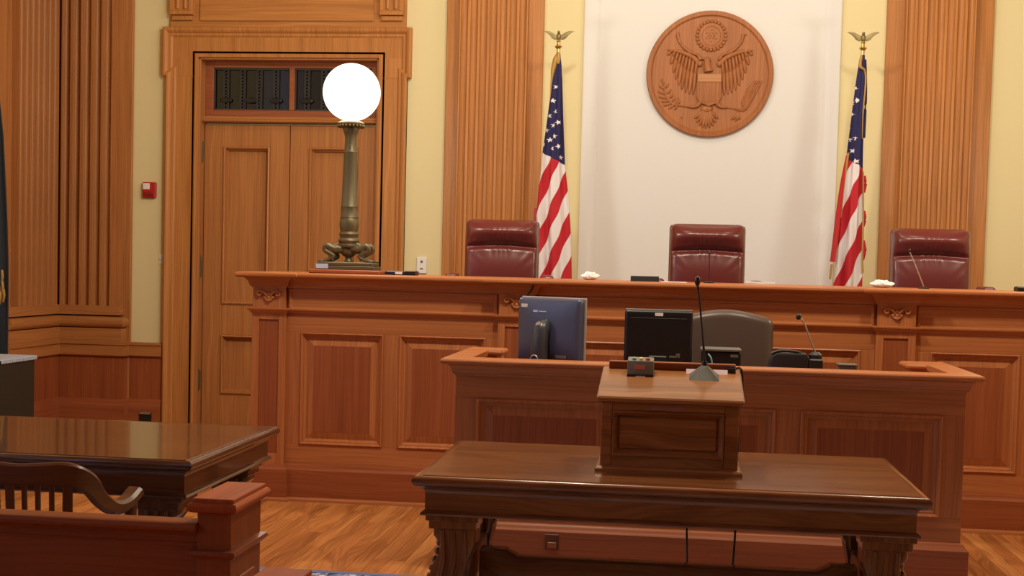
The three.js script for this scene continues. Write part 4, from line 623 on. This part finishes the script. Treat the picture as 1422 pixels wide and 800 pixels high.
function stripedFlag(label, px, z, rows, canton, stripe, period, slope, stars, extra) {
  const t = thing('flag', label, 'flag', [px, 0.75, z], 0);
  const [g, m] = flagCloth(rows.map(([y, a, b]) => [y - 0.75, a - px, b - px]), 0.022, 0.055, (x, y) => {
    const X = x + px, Y = y + 0.75, n = 0.97 + 0.03 * Math.sin(X * 900) * Math.sin(Y * 900);
    if (Y > canton(X)) { for (const [sx, sy, r, o] of stars) if (inStar(X, Y, sx, sy, r, o)) return WHT; return BLU.map((c) => c * n); }
    const k = ((X - slope * Y - stripe) / period % 1 + 1) % 1; return (k < 0.5 ? RED : WHT).map((c) => c * n);
  });
  part('cloth', g, m, t, 'keep'); poleTop(t, 3.268 - 0.75); extra && extra(t); return t;
}
const rot5 = () => Math.PI / 2 + (rnd() - 0.5) * 0.9;
{
  const px = -0.988, zp = -10.7;
  const sX = (x) => -0.990 + (x - 775) * 0.00573, sY = (y) => 3.19 - (y - 80) * 0.00571;        // photo to cloth plane
  const stars = [[774, 121], [770, 140], [766, 161], [774, 155], [771, 174], [763, 181], [778, 170], [767, 194], [758, 201], [771, 206], [779, 203], [774, 189], [783, 218]].map(([x, y]) => [sX(x + (y - 80) * 0.0), sY(y), 0.0225, rot5()]);
  stripedFlag('striped flag with eagle finial by the pilaster nearer the door', px, zp,
    [[3.215, -0.998, -0.972], [3.12, -1.012, -0.955], [3.02, -1.031, -0.945], [2.7, -1.066, -0.93], [2.44, -1.097, -0.917], [2.35, -1.102, -0.913], [2.15, -1.118, -0.888], [1.94, -1.128, -0.868], [1.77, -1.118, -0.854], [1.45, -1.1, -0.838], [1.05, -1.09, -0.82]],
    (X) => 2.44 - (X + 1.097) * 0.52, -1.987, 0.163, 0.40, stars, (t) => {
      part('gold_fringe', [tube([[-0.006, 2.47, 0.02], [-0.018, 2.42, 0.03], [-0.035, 2.34, 0.03], [-0.045, 2.26, 0.03], [-0.055, 2.1, 0.028]], [0.008, 0.022, 0.018, 0.008, 0.003], 8, 20), ball(0.004, 2.43, 0.035, 0.018, 0.05, 0.014)], M.gold, t, 'y', 'gold fringe');
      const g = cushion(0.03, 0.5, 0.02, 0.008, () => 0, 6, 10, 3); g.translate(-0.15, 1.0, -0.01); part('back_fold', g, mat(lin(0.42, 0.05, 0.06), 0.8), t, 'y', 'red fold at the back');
    });
}
{
  const px = 1.362, zp = -10.7;
  const sX = (x) => 1.361 + (x - 1198) * 0.0057, sY = (y) => 3.205 - (y - 80) * 0.0057;
  const stars = [[1190, 122], [1193, 138], [1185, 142], [1187, 157], [1181, 177], [1185, 191], [1192, 189], [1189, 206], [1178, 212], [1194, 220]].map(([x, y]) => [sX(x), sY(y), 0.0225, rot5()]);
  stripedFlag('striped flag with eagle finial by the pilaster farther from the door', px, zp,
    [[3.222, 1.345, 1.375], [3.12, 1.328, 1.385], [3.04, 1.317, 1.39], [2.8, 1.292, 1.392], [2.475, 1.262, 1.392], [2.38, 1.258, 1.393], [2.2, 1.247, 1.398], [1.9, 1.232, 1.405], [1.6, 1.215, 1.415], [1.46, 1.208, 1.418], [1.05, 1.19, 1.42]],
    (X) => 2.43 - Math.max(0, X - 1.262) * 0.55, 0.438, 0.184, 0.40, stars, (t) => {
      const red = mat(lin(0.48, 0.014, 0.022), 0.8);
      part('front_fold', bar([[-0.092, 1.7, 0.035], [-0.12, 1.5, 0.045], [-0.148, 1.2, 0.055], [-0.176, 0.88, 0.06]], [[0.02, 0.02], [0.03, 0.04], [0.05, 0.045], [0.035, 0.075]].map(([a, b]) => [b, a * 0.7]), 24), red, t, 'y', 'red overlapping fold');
      part('gold_fringe', [tube([[-0.01, 2.47, 0.02], [-0.018, 2.38, 0.04], [0.018, 2.35, 0.03], [0.014, 2.0, 0.03], [0.018, 1.83, 0.02]], [0.01, 0.014, 0.008, 0.006, 0.004], 8, 24), bar([[-0.182, 0.86, 0.06], [-0.187, 0.8, 0.06], [-0.19, 0.745, 0.06]], [[0.05, 0.012], [0.05, 0.012]], 6), tube([[-0.085, 1.72, 0.045], [-0.112, 1.45, 0.055], [-0.125, 1.22, 0.06]], [0.008, 0.007, 0.004], 6, 10), tube([[0.035, 1.58, 0.02], [0.048, 1.2, 0.02], [0.055, 0.88, 0.02], [0.06, 0.8, 0.02]], [0.006, 0.008, 0.008, 0.01], 6, 16)], M.gold, t, 'y', 'gold fringe');
      part('navy_fold', bar([[0.02, 2.44, 0.0], [0.034, 2.2, 0.0], [0.034, 1.84, 0.0]], [[0.016, 0.02], [0.022, 0.02], [0.012, 0.02]], 14), mat(lin(0.012, 0.01, 0.05), 0.8), t, 'y', 'dark blue fold');
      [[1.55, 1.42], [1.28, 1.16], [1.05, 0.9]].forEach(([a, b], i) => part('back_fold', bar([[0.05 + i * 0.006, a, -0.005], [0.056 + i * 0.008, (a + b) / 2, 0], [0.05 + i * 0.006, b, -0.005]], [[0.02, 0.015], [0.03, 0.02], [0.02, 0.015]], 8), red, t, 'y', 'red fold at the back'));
    });
}
{ // dark flag at the edge of the picture
  const t = thing('flag', 'dark blue flag with gold fringe beside the corner pilasters', 'flag', [-5.165, 0, -9.6]);
  const [g, m] = flagCloth([[3.05, -0.03, 0.03], [2.7, -0.1, 0.1], [2.4, -0.14, 0.13], [1.9, -0.18, 0.15], [1.46, -0.2, 0.165], [0.75, -0.22, 0.175]], 0.02, 0.05, (x, y) => { const n = 1 + 0.1 * Math.sin(x * 500); return [0.11 * n, 0.14 * n, 0.2 * n]; }, 64, 128);
  part('cloth', g, m, t, 'keep');
  part('pole', tube([[0, 0.1, 0], [0, 3.2, 0]], 0.014, 10), M.brass, t); part('stand', lathe([[0, 0], [0.16, 0], [0.165, 0.02], [0.1, 0.05], [0.03, 0.08], [0.02, 0.12], [0, 0.12]], 24), M.brass, t);
  const f = []; for (let k = 0; k < 26; k++) { const x = 0.08 + rnd() * 0.1, y = 1.24 + rnd() * 0.22; f.push(tube([[x, y, 0.08], [x + 0.006, y - 0.05, 0.085], [x - 0.004, y - 0.1, 0.08]], [0.008, 0.01, 0.006], 6, 8)); } part('gold_tassel', f, M.gold, t, 'y', 'gold tassels');
}
{ // cabinet below it
  const t = thing('low_cabinet', 'dark olive cabinet with a pale fringed top cloth at the side wall', 'cabinet', [-4.93, 0, -8.75]);
  part('body', cbox(-0.45, 0.45, 0, 0.815, -0.25, 0.25, 0.01), mat(lin(0.02, 0.017, 0.01), 0.6), t); part('plinth', cbox(-0.46, 0.46, 0, 0.08, -0.26, 0.26, 0.006), mat(lin(0.02, 0.018, 0.012), 0.6), t);
  const fr = [cbox(-0.46, 0.46, 0.815, 0.823, -0.26, 0.262, 0.002)]; for (let k = 0; k < 36; k++) fr.push(cbox(-0.455 + k * 0.0255, -0.437 + k * 0.0255, 0.795, 0.819, 0.258, 0.266, 0.002)); for (let k = 0; k < 20; k++) fr.push(cbox(0.456, 0.464, 0.795, 0.819, -0.255 + k * 0.0255, -0.237 + k * 0.0255, 0.002));
  part('top_cloth', fr, mat(lin(0.42, 0.48, 0.62), 0.6), t, 'y', 'pale fringed cloth');
}

// ================================================================ RUG
{
  const t = thing('rug', 'blue and white patterned rug under both dark tables', 'rug', [0, 0.0, -5.0]), x0 = -4.4, x1 = 2.0, z0 = -6.455, z1 = -3.55;
  const tex = dataTex(512, 512, (u, v) => { const X = u * 1.6, Y = v * 1.6, a = vnoise(X * 12, Y * 12, 19, 19, 71), b = vnoise(X * 26, Y * 26, 41, 41, 72), k = Math.sin((X * 3.2 + a) * 6.28) * Math.sin((Y * 3.2 + b * 0.6) * 6.28); return k > 0.25 ? [0.86, 0.85, 0.84] : k > -0.1 ? [0.36, 0.43, 0.62] : k > -0.5 ? [0.62, 0.66, 0.76] : [0.2, 0.25, 0.45]; }); tex.repeat.set(1 / 1.6, 1 / 1.6);
  const pile = mat(0xffffff, 0.95, { map: tex });
  wpart('field', cbox(x0 + 0.05, x1 - 0.05, 0.0005, 0.008, z0 + 0.05, z1 - 0.05, 0.002), pile, t, 'z');
  wpart('border', sweep([[0, 0.0005], [0.05, 0.0005], [0.05, 0.009], [0, 0.009]], [[x0, z0], [x1, z0], [x1, z1], [x0, z1]], true), mat(lin(0.16, 0.17, 0.33), 0.95), t, 'x', 'violet blue border');
}

// ================================================================ ON THE CLERK'S DESK
{
  const t = thing('monitor', 'monitor turned aside, its back painted with reflected window blue, and curved stand', 'monitor', [-0.66, 0.82, -7.12], -0.5);
  const shell = mat(lin(0.07, 0.08, 0.15), 0.3), D = cushion(0.40, 0.34, 0.05, 0.02, (x, y) => 0.02 * (1 - Math.pow(x / 0.2, 4)) * (1 - Math.pow(y / 0.17, 4)), 24, 24, 4);  // shell colour made bluer to carry the reflection of the windows
  D.translate(0, 0.385, 0.0); part('back_shell', D, shell, t);
  part('screen_bezel', [cbox(-0.206, 0.206, 0.21, 0.56, -0.035, -0.018, 0.004)], mat(lin(0.35, 0.34, 0.33), 0.4), t); part('screen', cbox(-0.19, 0.19, 0.23, 0.545, -0.037, -0.034, 0.001), M.black, t);
  part('stand_column', [tube([[-0.01, 0.01, 0.06], [-0.01, 0.2, 0.085], [-0.01, 0.34, 0.085], [-0.01, 0.39, 0.07], [-0.01, 0.42, 0.03]], [0.046, 0.046, 0.046, 0.044, 0.036], 16, 30)], mat(lin(0.045, 0.048, 0.06), 0.3), t);
  part('stand_button', lathe([[0, 0.004], [0.014, 0.003], [0.015, 0]], 20).rotateX(0.75).translate(-0.01, 0.42, 0.1), M.steel, t, 'y', 'silver release button');
  part('cable_ring', new THREE.TorusGeometry(0.021, 0.004, 8, 28).toNonIndexed().translate(-0.01, 0.235, 0.133), M.steel, t, 'y', 'silver cable ring');
  part('stand_foot', lathe([[0, 0], [0.13, 0], [0.13, 0.008], [0.05, 0.02], [0, 0.022]], 28, [-0.01, 0, 0.03]), M.black, t);
  part('inventory_sticker', cbox(-0.168, -0.128, 0.502, 0.52, 0.02, 0.038, 0.0005), M.white, t, 'y', 'white sticker'); part('maker_mark', [cbox(-0.085, -0.055, 0.478, 0.49, 0.035, 0.0455, 0.001), cbox(-0.048, 0.0, 0.48, 0.487, 0.035, 0.0462, 0.001)], M.steel, t, 'y', 'raised silver emblem');
  part('port_label', cbox(0.06, 0.13, 0.24, 0.256, 0.02, 0.042, 0.001), M.grey, t);
}
{
  const t = thing('monitor', 'black monitor back facing the room beside the grey-brown chair', 'monitor', [-0.09, 0.82, -7.1], 0.02);
  const B = cushion(0.355, 0.36, 0.045, 0.012, () => 0.008, 20, 20, 4); B.translate(0, 0.326, 0); part('back_shell', B, M.black, t);
  part('top_edge', cbox(-0.176, 0.176, 0.5, 0.512, -0.03, -0.005, 0.003), M.grey, t); part('seam', cbox(-0.145, 0.145, 0.4655, 0.467, 0.02, 0.0315, 0.0003), M.grey, t);
  part('inventory_sticker', cbox(-0.02, 0.022, 0.478, 0.494, 0.02, 0.0316, 0.0004), M.white, t, 'y', 'white sticker'); part('port_label', [cbox(0.06, 0.108, 0.262, 0.272, 0.02, 0.0316, 0.0004), cbox(0.095, 0.115, 0.262, 0.284, 0.02, 0.0316, 0.0004)], M.grey, t);
  part('stand_column', [cbox(-0.05, 0.05, 0.01, 0.27, -0.03, 0.04, 0.006)], M.dark, t); part('stand_foot', cbox(-0.12, 0.12, 0, 0.016, -0.1, 0.1, 0.006), M.black, t);
}
{
  const t = thing('desk_printer', 'small black desk device with a grey top in front of the grey-brown chair', 'printer', [0.236, 0.82, -7.12]);
  part('case', cbox(-0.1, 0.103, 0, 0.305, -0.1, 0.06, 0.008), M.black, t); part('lid', cbox(-0.105, 0.107, 0.303, 0.318, -0.11, 0.066, 0.004), M.grey, t); part('badge', cbox(0.05, 0.09, 0.275, 0.29, 0.055, 0.0615, 0.0005), M.grey, t);
  part('blue_cable', tube([[-0.065, 0.29, 0.065], [-0.05, 0.27, 0.075], [-0.04, 0.22, 0.072]], 0.004, 6, 12), mat(lin(0.25, 0.5, 0.55), 0.5), t, 'y', 'pale blue cable');
  const c = thing('conference_phone', 'rounded black conference phone on the clerk desk', 'phone', [0.585, 0.82, -7.12]);
  part('body', extrude([[-0.1, 0], [0.1, 0], [0.1, 0.28], [0.09, 0.305], [-0.06, 0.305], [-0.085, 0.29], [-0.1, 0.25]], 0.14, 0.01).translate(0, 0, -0.07), M.dark, c);
  part('handset', bar([[-0.088, 0.3, 0.03], [-0.05, 0.314, 0.03], [0.03, 0.314, 0.03], [0.07, 0.302, 0.03]], [[0.03, 0.016], [0.026, 0.014], [0.03, 0.016]], 14), M.dark, c);
  const k = thing('desk_microphone', 'thin grey gooseneck microphone leaning over the clerk desk', 'microphone', [0.722, 0.82, -7.1]);
  part('base', [cbox(-0.035, 0.035, 0, 0.28, -0.05, 0.05, 0.006), lathe([[0, 0], [0.034, 0], [0.034, 0.02], [0.02, 0.034], [0, 0.036]], 20, [0, 0.28, 0])], M.dark, k); part('gooseneck', tube([[0.0, 0.31, 0], [-0.025, 0.37, 0], [-0.06, 0.455, 0.0], [-0.075, 0.48, 0.01], [-0.088, 0.49, 0.02]], 0.0042, 8, 24), M.steel, k); part('head', ball(-0.095, 0.496, 0.026, 0.014, 0.017, 0.014), M.black, k);
  const s = thing('desk_box', 'small flat grey box at the end of the clerk desk', 'box', [0.885, 0.82, -7.12]); part('case', cbox(-0.046, 0.046, 0, 0.25, -0.05, 0.05, 0.004), M.grey, s); part('lid', cbox(-0.05, 0.05, 0.25, 0.258, -0.055, 0.055, 0.002), M.grey, s);
}

// ================================================================ ON THE JUDGES' BENCH
{
  const y = 1.46;
  const a = thing('recorder', 'dark blue and black recorder with white label next to the globe lamp', 'recorder', [-1.79, y, -8.68]); part('case', cbox(-0.1, 0.1, 0, 0.026, -0.06, 0.06, 0.006), mat(lin(0.012, 0.018, 0.06), 0.3), a); part('label', cbox(-0.035, 0.012, 0.005, 0.02, 0.058, 0.0612, 0.0004), M.white, a, 'y', 'white label'); part('grip', cbox(0.02, 0.098, 0.002, 0.028, -0.055, 0.0615, 0.004), M.black, a);
  const tissue = (label, x, w, h) => { const t = thing('tissue', label, 'tissue', [x, y, -8.72], 0); const g = new THREE.IcosahedronGeometry(1, 4); g.deleteAttribute('uv'); g.deleteAttribute('normal'); const q = mergeVertices(g, 1e-4), p = q.attributes.position; for (let i = 0; i < p.count; i++) { const u = V3().fromBufferAttribute(p, i), k = 0.72 + 0.5 * vnoise(u.x * 2.4 + 9, u.y * 2.4 + u.z * 1.7 + 9, 64, 64, 91) + 0.25 * Math.abs(Math.sin(u.x * 5 + u.z * 4)); p.setXYZ(i, u.x * w * k * (1 - 0.35 * Math.max(0, u.y)), Math.max(0, (u.y * 0.5 + 0.42) * h * k), u.z * w * 0.8 * k); } q.computeVertexNormals(); part('sheet', q, M.paper, t); };
  tissue('crumpled white tissue on the bench beside the flag near the fluted pilaster by the door', -0.562, 0.046, 0.05); tissue('crumpled white tissue on the bench by the chair farthest from the door', 1.281, 0.058, 0.046);
  const n = thing('nameplate', 'black nameplate with white print on the bench beside the centre chair', 'nameplate', [-0.207, y, -8.68]); part('block', extrude([[-0.03, 0], [0.03, 0], [0.014, 0.034], [-0.01, 0.034]], 0.18, 0.002, 'zy').translate(-0.09, 0, 0), mat(lin(0.006, 0.006, 0.006), 0.85), n); const l = cbox(-0.002, 0.07, 0.006, 0.02, 0, 0.0008, 0.0002); l.rotateX(-0.57); l.translate(0.008, 0.002, 0.0275); part('print', l, mat(lin(0.5, 0.5, 0.5), 0.6), n, 'y', 'pale print');
  const s = thing('paper_stack', 'low stack of white paper on the bench beside the centre chair', 'paper', [0.525, y, -8.74]); for (let k = 0; k < 4; k++) { const g = boxC(0, 0.002 + k * 0.004, 0, 0.18, 0.0036, 0.1, 0.0005); g.rotateY((rnd() - 0.5) * 0.14); part('sheet', g, M.paper, s); }
  const p = thing('paper_sheet', 'single white sheet lying at the foot of the centre chair, on the bench', 'paper', [-0.02, y, -8.6]); part('sheet', cbox(-0.08, 0.08, 0, 0.0035, -0.1, 0.1, 0.0005), M.paper, p);
  const b = thing('black_box', 'small black box on the bench past the chair farthest from the door', 'box', [2.15, y, -8.7]); part('case', cbox(-0.06, 0.06, 0, 0.026, -0.05, 0.05, 0.004), M.black, b); part('lid', cbox(-0.055, 0.055, 0.026, 0.029, -0.045, 0.045, 0.001), M.dark, b);
  const mic = (label, x, pts, m, r) => { const t = thing('bench_microphone', label, 'microphone', [x, y, -8.75]); part('base', lathe([[0, 0], [0.035, 0], [0.035, 0.006], [0.012, 0.014], [0, 0.014]], 20), M.black, t); part('gooseneck', tube(pts, r, 8, 20), m, t); const e = pts[pts.length - 1]; part('head', ball(e[0], e[1] + 0.006, e[2], 0.008, 0.012, 0.008), M.black, t); };
  mic('thin black bench microphone in front of the centre chair', 0.204, [[0, 0.01, 0], [-0.002, 0.1, 0], [-0.006, 0.184, 0.006]], M.black, 0.003);
  mic('thin grey bench microphone in front of the chair farthest from the door', 1.545, [[0, 0.01, 0], [-0.05, 0.13, 0], [-0.098, 0.232, 0.01]], M.steel, 0.0035);
  const c = thing('bench_cable', 'short dark cable hanging from the bench top near the turned monitor', 'cable', [-0.91, 1.3, BF + 0.09]); part('cable', tube([[0.03, 0.13, 0.006], [0.02, 0.1, -0.006], [-0.005, 0.06, -0.004], [-0.02, 0.0, -0.004]], 0.006, 7, 14), M.black, c);
}

scene.traverse((o) => { if (o.isMesh) { o.castShadow = true; o.receiveShadow = true; } });
renderer.render(scene, camera);
